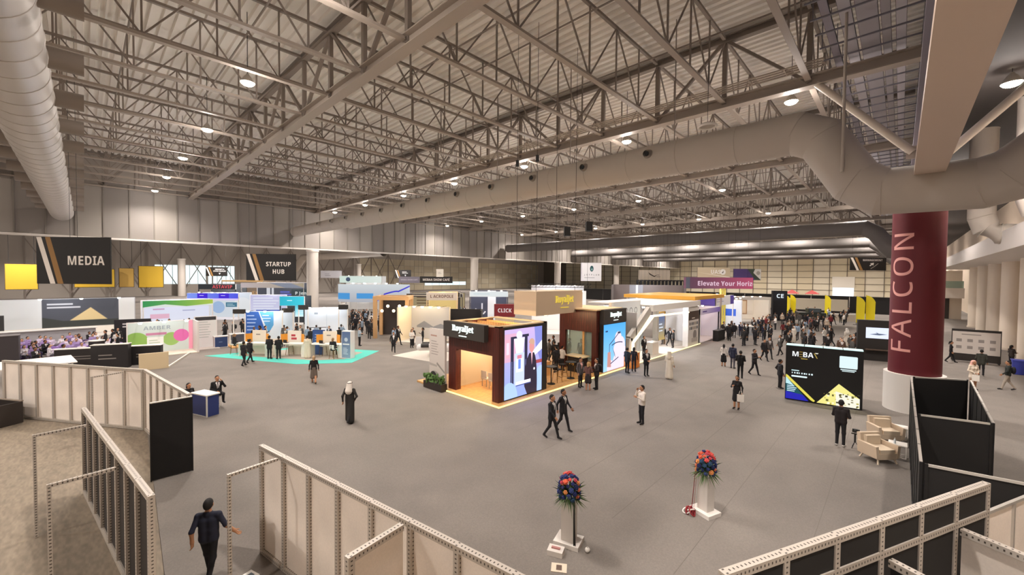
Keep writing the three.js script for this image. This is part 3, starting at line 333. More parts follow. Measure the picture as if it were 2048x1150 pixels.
  const bar2 = part(t, 'bar_counter', box(-16.1, -14.9, 0.1, 1.12, -23.0, -22.4), M(0x241d18, 0.5)); part(bar2, 'bar_top', box(-16.2, -14.8, 1.12, 1.2, -23.1, -22.3), M(0xe8d3a8, 0.4)); letters(bar2, 'bar_lettering', 'RoyalJet', 0.9, 0.26, M(0xd6a23c, 0.4), [-15.5, 0.65, -22.4]);
  const p2 = new THREE.PointLight(0xffd9a2, 45, 0, 2); p2.position.set(-16.6, 4.0, -20.5); p2.castShadow = true; p2.shadow.radius = 8; t.add(p2); part(t, 'ceiling_light', cyl(0.2, 0.2, 0.03, -16.6, 3.93, -20.5, 16), glow(0xffe0b0, 5)); }
for (let k = 0; k < 4; k++) { const t = thing('conference_chair', `${ORD(k + 1)} white shell chair from left behind the wood stand window`, 'chair', [-17.1 + k * 0.7, 0.1, -15.9 + (k % 2) * 0.1], Math.PI, 'white chairs in the window room'); part(t, 'seat', boxc(0.44, 0.05, 0.42, 0, 0.45, 0), whiteM); part(t, 'backrest', boxc(0.44, 0.4, 0.05, 0, 0.7, -0.2), whiteM); for (const a of [-1, 1]) for (const c of [-1, 1]) part(t, 'leg', boxc(0.03, 0.44, 0.03, a * 0.18, 0.22, c * 0.17), M(0xb0a89c, 0.5)); }
{ const t = thing('hanging_canopy', 'beige box canopy with gold script lettering above the wood stand', 'canopy', [0, 0, 0]);
  part(t, 'box_shell', box(-17.9, -16.05, 4.0, 5.5, -24, -19), M(0xcdb79a, 0.75)); const gold = glow(0xe9d65a, 0.5, 0xc9b040); letters(t, 'gold_lettering', 'RoyalJet', 2.0, 0.62, gold, [-16.05, 4.9, -21.9], H); const tl = part(t, 'tagline', boxc(0.9, 0.06, 0.03), gold); tl.position.set(-16.03, 4.4, -21.9); tl.rotation.y = H;
  for (const [a, b] of [[-17.8, -19.1], [-16.15, -19.1], [-16.15, -23.2], [-17.8, -23.2]]) part(t, 'wire', boxc(0.018, 16.4, 0.018, a, 13.68, b), blackM); for (const [a, b] of [[-17.8, -19.1], [-16.15, -19.1]]) part(t, 'hoist', boxc(0.14, 0.4, 0.14, a, 13.6, b), blackM); }
{ const t = thing('engine_banner', 'grey backdrop panel printed with a large jet engine', 'banner', [-19.25, 0, -14.05]); part(t, 'board', boxc(1.5, 3.35, 0.12, 0, 1.68, 0), M(0xcfc6be, 0.7));
  face(t, 'graphic', 1.46, 3.3, printMat(canvasTex(256, 576, (x, w, h) => { grad(x, w, h, '#d9d0c8', '#c3bab2', 1); lines(x, '#b48f80', 20, 60, 150, 1, 20, 14); lines(x, '#a49b94', 30, 120, 130, 6, 26, 8); poly(x, '#8f8881', [130, 330], [256, 410], [256, 430], [120, 350]); poly(x, '#aaa29b', [0, 350], [130, 360], [130, 380], [0, 375]); poly(x, '#77706a', [180, 470], [256, 500], [256, 560], [150, 560]); x.fillStyle = '#9d968f'; x.beginPath(); x.ellipse(90, 490, 86, 66, 0, 0, 7); x.fill(); circ(x, '#2b2827', 68, 490, 58); circ(x, '#4d4845', 68, 490, 30); circ(x, '#1c1a19', 68, 490, 12); })), [0, 1.68, 0.066]); }
function plant(t, n, w, d, y, hh, m) { for (let i = 0; i < n; i++) { const g = new THREE.SphereGeometry(0.09, 6, 5); g.scale(0.35, 1.6, 0.9); const o = part(t, 'leaf', g, m); o.position.set(rnd(-w, w), y + rnd(hh), rnd(-d, d)); o.rotation.set(rnd(-1, 1), rnd(6), rnd(-1, 1)); } }
{ const t = thing('planter', 'low dark planter with green leaves before the engine backdrop', 'planter', [-18.9, 0, -13.6]); part(t, 'trough', boxc(1.7, 0.4, 0.4, 0, 0.22, 0), M(0x2b201a, 0.7)); plant(t, 60, 0.8, 0.2, 0.4, 0.4, M(0x4d6b33, 0.8)); }
function highTable(label, p) { const t = thing('bar_table', label, 'table', p); part(t, 'top', cyl(0.34, 0.34, 0.03, 0, 1.02, 0, 24), blackM); part(t, 'stem', cyl(0.035, 0.035, 1.0, 0, 0.02, 0, 10), blackM); part(t, 'foot', cyl(0.24, 0.24, 0.03, 0, 0, 0, 20), blackM); return t; }
function stoolAt(label, p, turn, m = blackM, group) { const t = thing('bar_stool', label, 'stool', p, turn, group); part(t, 'seat', boxc(0.4, 0.06, 0.38, 0, 0.76, 0), m); part(t, 'backrest', boxc(0.4, 0.28, 0.04, 0, 0.94, -0.18), m); for (const a of [-1, 1]) for (const b of [-1, 1]) part(t, 'leg', bar(V(a * 0.16, 0.74, b * 0.15), V(a * 0.22, 0, b * 0.21), 0.025), M(0x8d6c3c, 0.4, { metalness: 0.5 })); part(t, 'footrest', boxc(0.38, 0.02, 0.02, 0, 0.28, 0.19), blackM); return t; }
highTable('black round bar table nearest the LED wall corner', [-14.75, 0.1, -18.9]); highTable('black round bar table in middle of wood stand', [-14.7, 0.1, -20.8]);
stoolAt('black bar stool left of the front bar table', [-15.3, 0.1, -18.7], 1.4); stoolAt('black bar stool right of the front bar table', [-14.8, 0.1, -19.55], 3); stoolAt('black bar stool beside the middle bar table', [-14.6, 0.1, -21.5], 3); stoolAt('black bar stool behind the middle bar table', [-15.4, 0.1, -20.9], 1.5);
{ const t = thing('side_counter', 'bright orange counter beside the blue LED screen', 'counter', [-13.75, 0, -26.9]); part(t, 'body', boxc(0.7, 1.05, 1.0, 0, 0.53, 0), M(0xe08528, 0.5)); part(t, 'top', boxc(0.78, 0.05, 1.08, 0, 1.08, 0), M(0xf0c48a, 0.4)); }

// ================= generic exhibition stands =================
// local frame: front looks to +z, footprint x in [-w/2,w/2], z in [-d,0]
const stands = [];
function stand(name, label, [x, z], turn, w, d, h, o) {
  const t = thing(name, label, 'stand', [x, 0, z], turn), wm = M(o.wall || 0xe8e6e4, 0.7);
  stands.push({ x, z, t: turn, w, d, front: 0.3 });
  part(t, 'platform', boxc(w, 0.06, d, 0, 0.035, -d / 2), M(o.base || 0xc9c3bb, 0.7));
  const bw = part(t, 'back_wall', boxc(w, h, 0.12, 0, h / 2 + 0.06, -d + 0.06), wm);
  if (o.graphic) { const gm = o.glow ? screenMat(canvasTex(256, Math.round(256 * h / w / 4) * 4, o.graphic), o.glow) : printMat(canvasTex(256, Math.round(256 * h / w / 4) * 4, o.graphic)); face(bw, 'wall_graphic', w - 0.14, h - 0.1, gm, [0, h / 2 + 0.06, -d + 0.126]); }
  for (const s of [-1, 1]) if (o.sides && o.sides.includes(s)) { const sw = part(t, 'side_wall', boxc(0.12, h, d, s * (w / 2 - 0.06), h / 2 + 0.06, -d / 2), wm); if (o.outer) { face(sw, 'side_graphic', d - 0.1, h - 0.1, printMat(canvasTex(192, Math.round(192 * h / d / 4) * 4, o.outer)), [s * (w / 2 + 0.006), h / 2 + 0.06, -d / 2], s * Math.PI / 2); } }
  if (o.header) { const hh = o.hh || 0.7; const hb = part(t, 'header_beam', boxc(w, hh, 0.25, 0, h - hh / 2 + 0.06, -0.13), M(o.hc || 0xf0efee, 0.6)); const tx = canvasTex(512, Math.round(512 * hh / w / 4) * 4 || 32, o.header); face(hb, 'header_graphic', w - 0.06, hh - 0.04, o.hglow ? screenMat(tx, o.hglow) : printMat(tx), [0, h - hh / 2 + 0.06, 0.004]); for (const s of [-1, 1]) part(t, 'post', boxc(0.12, h - hh, 0.12, s * (w / 2 - 0.06), (h - hh) / 2 + 0.06, -0.1), wm); }
  if (o.screens) for (const [sx, sy, sw, sh, dr, k, zz] of o.screens) { const sc = part(t, 'screen_case', boxc(sw + 0.08, sh + 0.08, 0.08, sx, sy, (zz ?? -d) + 0.17), blackM); face(sc, 'screen', sw, sh, screenMat(canvasTex(128, Math.round(128 * sh / sw / 4) * 4, dr), k || 1), [sx, sy, (zz ?? -d) + 0.214]); }
  if (o.spots) for (let i = 0; i < o.spots; i++) { const a = (i + 0.5) / o.spots * w - w / 2; part(t, 'downlight', cyl(0.1, 0.14, 0.12, a, h + 0.02, -d * 0.35, 12), glow(0xfff6e4, 7)); part(t, 'lamp_arm', boxc(0.03, 0.03, d * 0.62, a, h + 0.1, -d * 0.68), blackM); }
  if (o.light) { const l = new THREE.PointLight(o.lc || 0xf6f6ff, o.light * 1.3, 0, 2); l.position.set(0, h + 0.25, -d * 0.3); l.castShadow = true; l.shadow.radius = 8; t.add(l); }
  return t;
}
function counter(label, [x, z], turn, w, h, c, o = {}) { const t = thing('counter', label, 'counter', [x, 0, z], turn); const bd = part(t, 'body', boxc(w, h, 0.5, 0, h / 2, 0), M(o.body || 0xefece8, 0.6)); face(bd, 'front_panel', w - 0.08, h - 0.08, o.draw ? printMat(canvasTex(128, 128, o.draw)) : M(c, 0.6), [0, h / 2, 0.256]); part(t, 'top', boxc(w + 0.06, 0.04, 0.56, 0, h + 0.02, 0), M(o.top || 0xf4f2ee, 0.4)); return t; }
const screenBlue = (a, b) => (x, w, h) => { grad(x, w, h, a, b, 1); lines(x, '#e6eefc', w * 0.2, h * 0.3, w * 0.6, 3, h * 0.14, h * 0.05); };

// white and grey neighbour stand with the slanted glowing frame
{ const t = stand('exhibition_stand', 'white stand with slanted glowing frame, right of the orange counter', [-14, -34.6], H, 13.2, 6, 3.75, { wall: 0xd3d0cd, base: 0xcfc6ba, spots: 6, light: 60, sides: [-1], graphic: (x, w, h) => { fill(x, '#c9c7c4'); for (const a of [60, 100]) { fill(x, '#8c8a88', a, 22, 30, 22); fill(x, '#d9d6d2', a + 4, 26, 22, 14); } fill(x, '#6a5f52', 150, 20, 24, 40); fill(x, '#7e8fb0', 154, 26, 16, 28); } });
  part(t, 'roof_band', box(-3.8, 6.7, 3.75, 4.25, -0.3, 0), M(0xe9e5de, 0.5)); part(t, 'roof_ceiling', box(-3.8, 6.7, 4.15, 4.25, -6, -0.3), M(0xe4dfd8, 0.5));
  const beam = (a, b, w2, m, n) => part(t, n, bar(V(...a), V(...b), w2, 0.3), m); const lit = glow(0xffeec8, 1.7);
  beam([-7.35, 0.6, -0.15], [-7.35, 2.0, -0.15], 0.5, whiteM, 'slanted_frame'); beam([-7.35, 1.9, -0.15], [-4.2, 3.9, -0.15], 0.6, M(0xb9b3ab, 0.5), 'slanted_frame');
  beam([-7.2, 0.5, 0.02], [-7.2, 1.7, 0.02], 0.12, lit, 'light_strip'); beam([-7.2, 1.7, 0.02], [-4.0, 3.4, 0.02], 0.12, lit, 'light_strip'); beam([-4.0, 3.4, 0.02], [3.4, 3.3, 0.02], 0.1, lit, 'light_strip');
  part(t, 'inner_pillar', box(-1.2, -0.9, 0, 3.7, -1.2, -0.8), M(0xc9c5bf, 0.6)); part(t, 'glass_screen', box(-5, -1.2, 0, 3.4, -2.1, -2.05), new THREE.MeshPhysicalMaterial({ color: 0xe6ecec, roughness: 0.1, transmission: 0.8, thickness: 0, transparent: true }));
  part(t, 'end_wall', box(3.9, 6.6, 0.06, 3.7, -0.6, -0.1), M(0xd8d3cc, 0.6)); face(t, 'end_wall_graphic', 2.6, 3.0, printMat(canvasTex(192, 224, (x, w, h) => { fill(x, '#d9d3cb'); fill(x, '#4b3a30', 0, 0, w, 62); lines(x, '#e8e2d8', 60, 46, 80, 1, 10, 6); for (let r = 0; r < 2; r++) for (let c = 0; c < 6; c++) fill(x, pick(['#6a6560', '#8e8a88', '#4f5560', '#9a8f84']), 14 + c * 28, 78 + r * 32, 22, 20); circ(x, '#8d8680', 120, 170, 34); fill(x, '#b9b1a8', 60, 190, 110, 30); })), [5.25, 1.8, -0.09]);
  part(t, 'edge_light', box(-6.7, 6.75, 0.02, 0.08, 0.0, 0.06), glow(0xffe7a0, 2)); part(t, 'gold_frame', merge([box(1.6, 1.75, 0.1, 3.2, -2.2, -2.1), box(3.4, 3.55, 0.1, 3.2, -2.2, -2.1), box(1.6, 3.55, 3.1, 3.25, -2.2, -2.1)]), M(0xc99a3c, 0.4)); face(t, 'inner_screen', 1.6, 2.2, screenMat(canvasTex(64, 96, screenBlue('#4a5f94', '#c8a860')), 0.9), [2.57, 1.7, -2.08]);
  const c = counter('pale tapered reception counter inside the slanted-frame stand', [-14.8, -32.6], H, 1.2, 1.05, 0xe3d8cb); }
{ const t = thing('white_wall', 'white wall with rows of grey round logos and red disc', 'backdrop', [-15.2, 0, -28.6], H); part(t, 'board', boxc(4.6, 4.6, 0.2, 0, 2.3, 0), whiteM); face(t, 'graphic', 4.5, 4.5, printMat(canvasTex(256, 256, (x, w, h) => { fill(x, '#edf1f1'); for (let r = 0; r < 3; r++) for (let c = 0; c < 5; c++) { x.strokeStyle = '#8d9398'; x.lineWidth = 4; x.beginPath(); x.arc(36 + c * 44, 40 + r * 52, 12, 0, 7); x.stroke(); lines(x, '#c9ced0', 24 + c * 44, 60 + r * 52, 24, 1, 3, 3); } circ(x, '#d8323c', 60, 190, 34); lines(x, '#fff', 44, 184, 30, 2, 10, 5); })), [0, 2.3, 0.106]); }
// yellow-orange roof plate behind
{ const t = thing('roof_canopy', 'flat amber canopy roof over stands right of white roofline', 'canopy', [-18, 0, -45]); part(t, 'roof_plate', boxc(7.5, 0.35, 9, 0, 4.45, 0), M(0xd9a13c, 0.5)); for (const a of [-3.5, 3.5]) for (const b of [-4.2, 4.2]) part(t, 'post', boxc(0.15, 4.3, 0.15, a, 2.15, b), M(0xb9b0a6, 0.6)); }
stand('exhibition_stand', 'white and purple stand with tablet screens next to the picture-grid wall', [-14.1, -44.6], H, 6, 4.5, 3.3, { sides: [-1, 1], spots: 4, light: 9, lc: 0xe6dcff, header: (x, w, h) => { grad(x, w, h, '#efe9fb', '#8f78d8'); lines(x, '#6a55a8', w * 0.1, h * 0.4, w * 0.3, 1, 8, 12); }, hh: 0.55, graphic: (x, w, h) => { grad(x, w, h, '#8572c8', '#d7d0f2'); lines(x, '#f3f0ff', 30, 30, 90, 3, 20, 8); }, glow: 0.4, screens: [[-1.6, 1.6, 1.7, 1.3, screenBlue('#6a7fe0', '#c9d4ff'), 1.1], [1.2, 1.7, 0.9, 1.9, screenBlue('#9fd3f2', '#dff2fb'), 1]] });
counter('black square counter on the aisle before the purple stand', [-13.5, -45.4], H, 2.2, 1.05, 0x1d1b1b, { body: 0x1d1b1b, top: 0x2a2828 });
counter('angular white reception counter with glowing edge on the aisle', [-12.6, -51.2], 0.6, 1.9, 1.05, 0xb9bcc0);
stand('exhibition_stand', 'tall white stand with violet panels under the magenta banner', [-15, -52.5], H, 7, 5, 4.3, { sides: [-1], spots: 5, light: 26, header: (x, w, h) => { fill(x, '#f4f4f6'); lines(x, '#c4bfd8', w * 0.05, h * 0.3, w * 0.4, 2, 18, 8); poly(x, '#5846b0', [w * 0.78, 0], [w, 0], [w, h], [w * 0.8, h]); }, hh: 1.1, graphic: (x, w, h) => { fill(x, '#e9e6f2'); fill(x, '#6f55c0', 30, 40, 60, h); fill(x, '#8d77d6', 170, 30, 50, h); }, outer: (x, w, h) => { grad(x, w, h, '#6d58c4', '#b09fe6', 1); } });
{ const t = thing('yellow_frame', 'tall yellow rectangular frame tower above white stand', 'frame', [-16.5, 0, -56.7], H); for (const a of [-0.9, 0, 0.9]) part(t, 'upright', boxc(0.18, 5.1, 0.18, a, 2.55, 0), M(0xe0cf54, 0.5)); for (const y of [5.0, 4.1]) part(t, 'crossbar', boxc(2, 0.18, 0.18, 0, y, 0), M(0xe0cf54, 0.5)); }
stand('exhibition_stand', 'white stand with a bright blue screen on its side wall', [-14.5, -60.5], H, 5.5, 4, 3.6, { sides: [-1], spots: 3, light: 16, outer: (x, w, h) => { fill(x, '#dde6f2'); fill(x, '#2f62d8', 30, 56, 130, 44); }, screens: [[0, 1.9, 3, 1.5, screenBlue('#2a57d0', '#6f9cf0'), 1.1]] });
stand('exhibition_stand', 'long white stand with door and green wall patch at aisle end', [-16.6, -67.5], 0.9, 8.5, 3.5, 3.6, { wall: 0xe6dccb, sides: [1], spots: 6, light: 9, header: (x, w, h) => { fill(x, '#f6f0e4'); }, hh: 0.4, graphic: (x, w, h) => { fill(x, '#f2e9da'); fill(x, '#556b33', 30, 10, 34, 50); fill(x, '#c7d3e4', 110, 8, 40, 70); fill(x, '#b58a62', 190, 16, 30, 70); fill(x, '#e6cfae', 195, 22, 20, 60); } });
{ const t = thing('sign_tower', 'black square sign tower with two white letters at aisle end', 'sign', [-13.4, 0, -73.6], 0.5); part(t, 'tower_body', boxc(1.9, 4.6, 0.8, 0, 2.3, 0), M(0x191b20, 0.6)); face(t, 'lettering', 1.7, 1.2, screenMat(canvasTex(128, 92, (x, w, h) => { fill(x, '#16181d'); T(x, 'CE', w / 2, h / 2, 66, '#e8f2f8'); }), 1), [0, 3.8, 0.406]); lines; }
// far base of the hall on the right
{ const t = thing('barrier_wall', 'long cream low wall before the black far partition', 'barrier', [-13.5, 0, -98.5]); part(t, 'board', boxc(13, 2.2, 0.3, 0, 1.5, 0), M(0xcfc6b2, 0.8)); part(t, 'skirting', boxc(13, 0.4, 0.36, 0, 0.2, 0), M(0x2a2725, 0.8)); }
for (const [x, l] of [[-24, 'left red tent roof before the distant panelled wall'], [-19, 'right red tent roof before the distant panelled wall']]) { const t = thing('red_tent', l, 'tent', [x, 0, -150]); part(t, 'roof', new THREE.ConeGeometry(2.4, 1.2, 4).rotateY(Math.PI / 4).translate(0, 2.6, 0), M(0xb03a34, 0.7)); for (const a of [-1.6, 1.6]) for (const b2 of [-1.6, 1.6]) part(t, 'post', boxc(0.1, 2.1, 0.1, a, 1.05, b2), whiteM); }

{ const mk = (label, p, s) => { const t = thing('feather_flag', label, 'flag', p, -0.4); const sh = new THREE.Shape(); sh.moveTo(0, 0); sh.lineTo(0.9 * s, 0.1); sh.lineTo(0.95 * s, 2.6 * s); sh.quadraticCurveTo(0.7 * s, 3.3 * s, 0, 3.4 * s); sh.closePath(); const g = new THREE.ExtrudeGeometry(sh, { depth: 0.03, bevelEnabled: false }); g.translate(0, 0.3, 0); part(t, 'cloth', g, M(0xe8d51e, 0.7)); part(t, 'pole', bar(V(0, 0, 0), V(0, 0.35 + 3.4 * s, 0), 0.05, 0.05, 8), blackM); part(t, 'base_plate', boxc(0.5, 0.05, 0.5, 0, 0.025, 0), blackM); };
  mk('yellow feather flag nearest the red column', [-3.4, 0, -76], 1.15); mk('yellow feather flag, left one of the pair by the red column', [-4.4, 0, -75.5], 1.1); mk('short yellow feather flag left of the parked dark vehicle', [-9.3, 0, -88], 1.0); mk('slim yellow feather flag by the cream low wall', [-14.5, 0, -84], 1.0); mk('second slim yellow flag by the cream low wall', [-13.7, 0, -84.4], 1.0); }
{ const t = thing('ground_vehicle', 'dark low vehicle parked near the yellow flags', 'vehicle', [-10.2, 0, -80], 0.4); part(t, 'body', merge([boxc(3.6, 0.7, 1.7, 0, 0.75, 0), boxc(1.7, 0.7, 1.5, 0.3, 1.4, 0)]), M(0x2c322c, 0.5)); for (const a of [-1.2, 1.2]) for (const b of [-0.8, 0.8]) part(t, 'wheel', new THREE.CylinderGeometry(0.38, 0.38, 0.24, 20).rotateX(H).translate(a, 0.38, b), blackM); part(t, 'window', boxc(1.5, 0.45, 1.54, 0.3, 1.45, 0), M(0x4c565c, 0.2)); }
counter('pale block display plinth beside the parked dark vehicle', [-6.2, -80], 0.3, 3, 1.1, 0xcabfae);
// TV totem by the red column
{ const t = thing('video_totem', 'black wall totem with lit screen left of the red column', 'screen', [-1.3, 0, -43.2], 0.25); part(t, 'wall', boxc(2.3, 3.2, 0.4, 0, 1.6, 0), M(0x221e1c, 0.6)); face(t, 'screen', 1.5, 0.85, screenMat(canvasTex(128, 72, (x, w, h) => { fill(x, '#dfe6fb'); poly(x, '#55627a', [20, 46], [60, 38], [110, 42], [70, 50]); poly(x, '#55627a', [60, 40], [50, 30], [66, 38]); }), 1.1), [0.1, 2.2, 0.206]); part(t, 'shelf', boxc(1.4, 0.08, 0.3, 0, 0.9, 0.35), M(0x55453a, 0.6)); }
// ---- left half ----
stand('exhibition_stand', 'pink and green printed corner stand on the left aisle', [-41.2, -4.3], H, 4.2, 2.2, 2.5, { wall: 0xe6dedb, base: 0xcfc4b4, sides: [1], light: 3, spots: 3, graphic: (x, w, h) => { fill(x, '#cfdcd8'); circ(x, '#8fbb5c', 30, h * 0.62, 46); circ(x, '#9cc46c', 165, h * 0.6, 34); circ(x, '#e070b4', 205, h * 0.5, 32); fill(x, '#f3a3bd', 236, 0, 30, h); T(x, 'AMBER', 110, h * 0.2, 26, '#9aa8b0', { sx: 1.2 }); fill(x, '#c986a8', 66, h * 0.36, 80, 12); fill(x, '#f3f7f3', 70, h * 0.5, 64, h * 0.5); lines(x, '#b9ccb4', 78, h * 0.6, 46, 3, 12, 4); }, outer: (x, w, h) => { grad(x, w, h, '#f0a5bd', '#e889a8', 1); circ(x, '#d9688f', w * 0.6, h * 0.55, 40); } });
stand('exhibition_stand', 'narrow white poster stand right of the pink print', [-42.3, -7.2], H, 1.6, 1.2, 2.7, { wall: 0xeceae8, graphic: (x, w, h) => { fill(x, '#e9ecea'); lines(x, '#b9c4c0', 40, 70, 160, 7, 36, 10); fill(x, '#37373b', 0, 0, w, 50); } });
counter('white counter with a dark blue front near teal carpet', [-43.1, -8.2], H, 1.0, 0.95, 0x2c4474, { draw: (x, w, h) => { fill(x, '#2c4474'); lines(x, '#8fa3c8', 40, 60, 50, 1, 8, 6); } });
{ const t = thing('wood_platform', 'small pale wood platform between blue counter and island', 'platform', [-42.8, 0, -10.2]); part(t, 'deck', boxc(2.6, 0.08, 3, 0, 0.04, 0), oakM); }
counter('white counter with dark screen panel, wood platform behind it', [-43.5, -9.5], H, 1.1, 1.0, 0x4b5566);
stand('exhibition_stand', 'pale LED wall stand with pink text, behind the left aisle', [-56.6, -7.1], H, 6, 2, 3.5, { light: 14, graphic: (x, w, h) => { grad(x, w, h, '#dfe2f7', '#eceefa', 1); lines(x, '#c99cc0', 40, 40, 60, 1, 10, 6); fill(x, '#e8b7cc', 30, 66, 70, 22); lines(x, '#b6b9d8', 150, 50, 70, 1, 8, 6); }, glow: 0.85, header: (x, w, h) => { grad(x, w, h, '#2f9a58', '#b7cf4a'); poly(x, '#e9f2ea', [0, h], [w * 0.3, h * 0.6], [w * 0.6, h], [w, h * 0.7], [w, h]); }, hglow: 0.8, hh: 0.7 });
stand('exhibition_stand', 'royal blue LED ring stand with round white arches', [-69.2, -12.3], 0.84, 6.8, 3.4, 3.7, { light: 20, lc: 0xd4dcff, spots: 4, base: 0xb9b6b8, header: (x, w, h) => { grad(x, w, h, '#7f9af0', '#4a52e0'); for (const a of [0.2, 0.62]) { fill(x, '#3a18d0', w * a, 0, w * 0.2, h * 0.7); lines(x, '#cfd2ff', w * (a + 0.04), h * 0.3, w * 0.12, 1, 5, 6); } fill(x, '#d9c6f6', 0, h * 0.75, w, h); }, hglow: 0.95, hh: 1.0, graphic: (x, w, h) => { fill(x, '#e8f0f8'); circ(x, '#aecbf2', 80, h * 0.6, 34); circ(x, '#f8fafc', 210, h * 0.55, 50); fill(x, '#3e7f9a', 120, h * 0.4, 60, 26); lines(x, '#d8eef6', 126, h * 0.46, 46, 2, 8, 3); }, glow: 0.7 });
stand('exhibition_stand', 'blue printed backdrop stand behind the startup desks', [-43.8, -11.6], 50 * D2R, 4.6, 1.6, 2.75, { wall: 0xd9e4ee, light: 9, spots: 3, base: 0xbfae98, graphic: (x, w, h) => { grad(x, w, h, '#dfeaf2', '#c6d8e6'); poly(x, '#2f5fae', [0, 0], [70, 0], [120, h], [0, h]); poly(x, '#58a8e2', [74, 0], [150, 0], [150, h * 0.5], [124, h * 0.8]); lines(x, '#a9c6ee', 8, 20, 56, 5, 20, 6); lines(x, '#d6ecfa', 90, 20, 50, 3, 16, 5); } });
for (const [p, l] of [[[-44.4, -9.9], 'left'], [[-43.0, -13.6], 'right']]) { const t = thing('header_sign', `small dark header board on ${l} end of the blue backdrop stand`, 'sign', [p[0], 0, p[1]], 50 * D2R); part(t, 'board', boxc(1.1, 0.42, 0.08, 0, 2.95, 0), M(0x2f2c28, 0.7)); part(t, 'post', boxc(0.08, 2.8, 0.08, -0.5, 1.4, 0), whiteM); part(t, 'post', boxc(0.08, 2.8, 0.08, 0.5, 1.4, 0), whiteM); }
stand('exhibition_stand', 'pale screen stand with deep blue lower header', [-58.7, -15.3], 50 * D2R, 4.6, 2.4, 3.7, { light: 12, graphic: (x, w, h) => { grad(x, w, h, '#c9c6ea', '#dfe3f6', 1); lines(x, '#e9ecfb', 20, 20, 200, 5, 20, 8); fill(x, '#1f50c0', 40, h * 0.55, 180, 40); lines(x, '#e6f0ff', 54, h * 0.62, 90, 1, 6, 8); circ(x, '#d9e25a', 120, h * 0.85, 12); }, glow: 0.8 });
stand('exhibition_stand', 'cyan LED stand left of the big white column', [-56.0, -18.2], 50 * D2R, 3.0, 2.4, 3.6, { wall: 0x2a3036, light: 8, header: (x, w, h) => { grad(x, w, h, '#2ab4cc', '#3fd0e4'); lines(x, '#e0fbff', w * 0.3, h * 0.4, w * 0.3, 1, 5, 16); }, hglow: 0.95, hh: 1.2, screens: [[0.3, 1.6, 1.6, 1.5, screenBlue('#4fc3d8', '#dff6fb'), 1]] });
stand('exhibition_stand', 'white backdrop stand with thin black shelf behind the desks', [-44.2, -17.4], 55 * D2R, 4.4, 1.6, 2.8, { wall: 0xdbe6f0, light: 10, spots: 3, graphic: (x, w, h) => { grad(x, w, h, '#d3e2ee', '#e6eef5', 1); fill(x, '#8fa0b0', 54, 30, 22, 12); fill(x, '#333', 20, h * 0.78, 130, 4); fill(x, '#c3d4e2', 128, 0, 3, h); } });
for (const [p, l] of [[[-45.2, -15.8], 'left'], [[-42.9, -19.0], 'right']]) { const t = thing('header_sign', `small dark header board on ${l} end of the white backdrop stand`, 'sign', [p[0], 0, p[1]], 55 * D2R); part(t, 'board', boxc(1.0, 0.5, 0.08, 0, 3.0, 0), M(0x2f2c28, 0.7)); part(t, 'post', boxc(0.08, 2.8, 0.08, -0.45, 1.4, 0), whiteM); part(t, 'post', boxc(0.08, 2.8, 0.08, 0.45, 1.4, 0), whiteM); }
stand('exhibition_stand', 'brown slatted pavilion with lit orange cornice in annex', [-109, -25], 50 * D2R, 9, 6, 5.0, { wall: 0x8f7763, light: 30, lc: 0xffd2a0, header: (x, w, h) => { fill(x, '#d9a768'); }, hglow: 0.8, hh: 0.35, graphic: (x, w, h) => { fill(x, '#9c8470'); for (let i = 0; i < 40; i++) fill(x, '#84705e', i * 7, 0, 2, h); T(x, 'ExecuJet', 170, h * 0.62, 30, '#f2b878', { f: 'serif' }); }, glow: 0.6 });
stand('exhibition_stand', 'white stand with red capital letters beside brown pavilion', [-92, -17], 50 * D2R, 6.5, 4, 4.5, { wall: 0x34383c, light: 20, header: (x, w, h) => { fill(x, '#2b2f33'); T(x, 'ASTAVIP', w * 0.65, h * 0.5, 70, '#e0545c'); }, hglow: 0.9, hh: 1.0, graphic: (x, w, h) => { fill(x, '#3b4044'); circ(x, '#eef0ee', 90, 110, 40); circ(x, '#eef0ee', 150, 110, 40); } });
stand('exhibition_stand', 'pale roofed stand under the two-line hanging banner', [-84, -24], 50 * D2R, 11, 6, 4.8, { light: 24, header: (x, w, h) => { grad(x, w, h, '#e6d6d8', '#c8b89c'); poly(x, '#9fa6b8', [w * 0.45, 0], [w * 0.8, 0], [w, h], [w * 0.7, h]); }, hh: 0.9, hglow: 0.6, graphic: (x, w, h) => { fill(x, '#474b58'); fill(x, '#e8e8ee', 40, 20, 16, h); fill(x, '#e8e8ee', 62, 20, 10, h); lines(x, '#5a66c8', 100, 40, 60, 2, 12, 8); fill(x, '#1b3438', 150, 30, 100, 36); T(x, 'P Jentic', 205, 50, 22, '#eef4f2'); }, glow: 0.7 });
stand('exhibition_stand', 'white tall stand with round logo right of the white column', [-86, -42], 50 * D2R, 9, 5, 6.2, { wall: 0xe6ece8, light: 26, spots: 3, header: (x, w, h) => { grad(x, w, h, '#d8ecdf', '#eef6f0'); circ(x, '#44556e', w * 0.2, h * 0.5, h * 0.32); }, hh: 1.5, hglow: 0.8, graphic: (x, w, h) => { fill(x, '#e4e8e8'); fill(x, '#2f3f6c', 6, 60, 34, 60); circ(x, '#5a6478', 80, 80, 10); lines(x, '#c9d8cf', 20, 30, 200, 1, 4, 10); } });
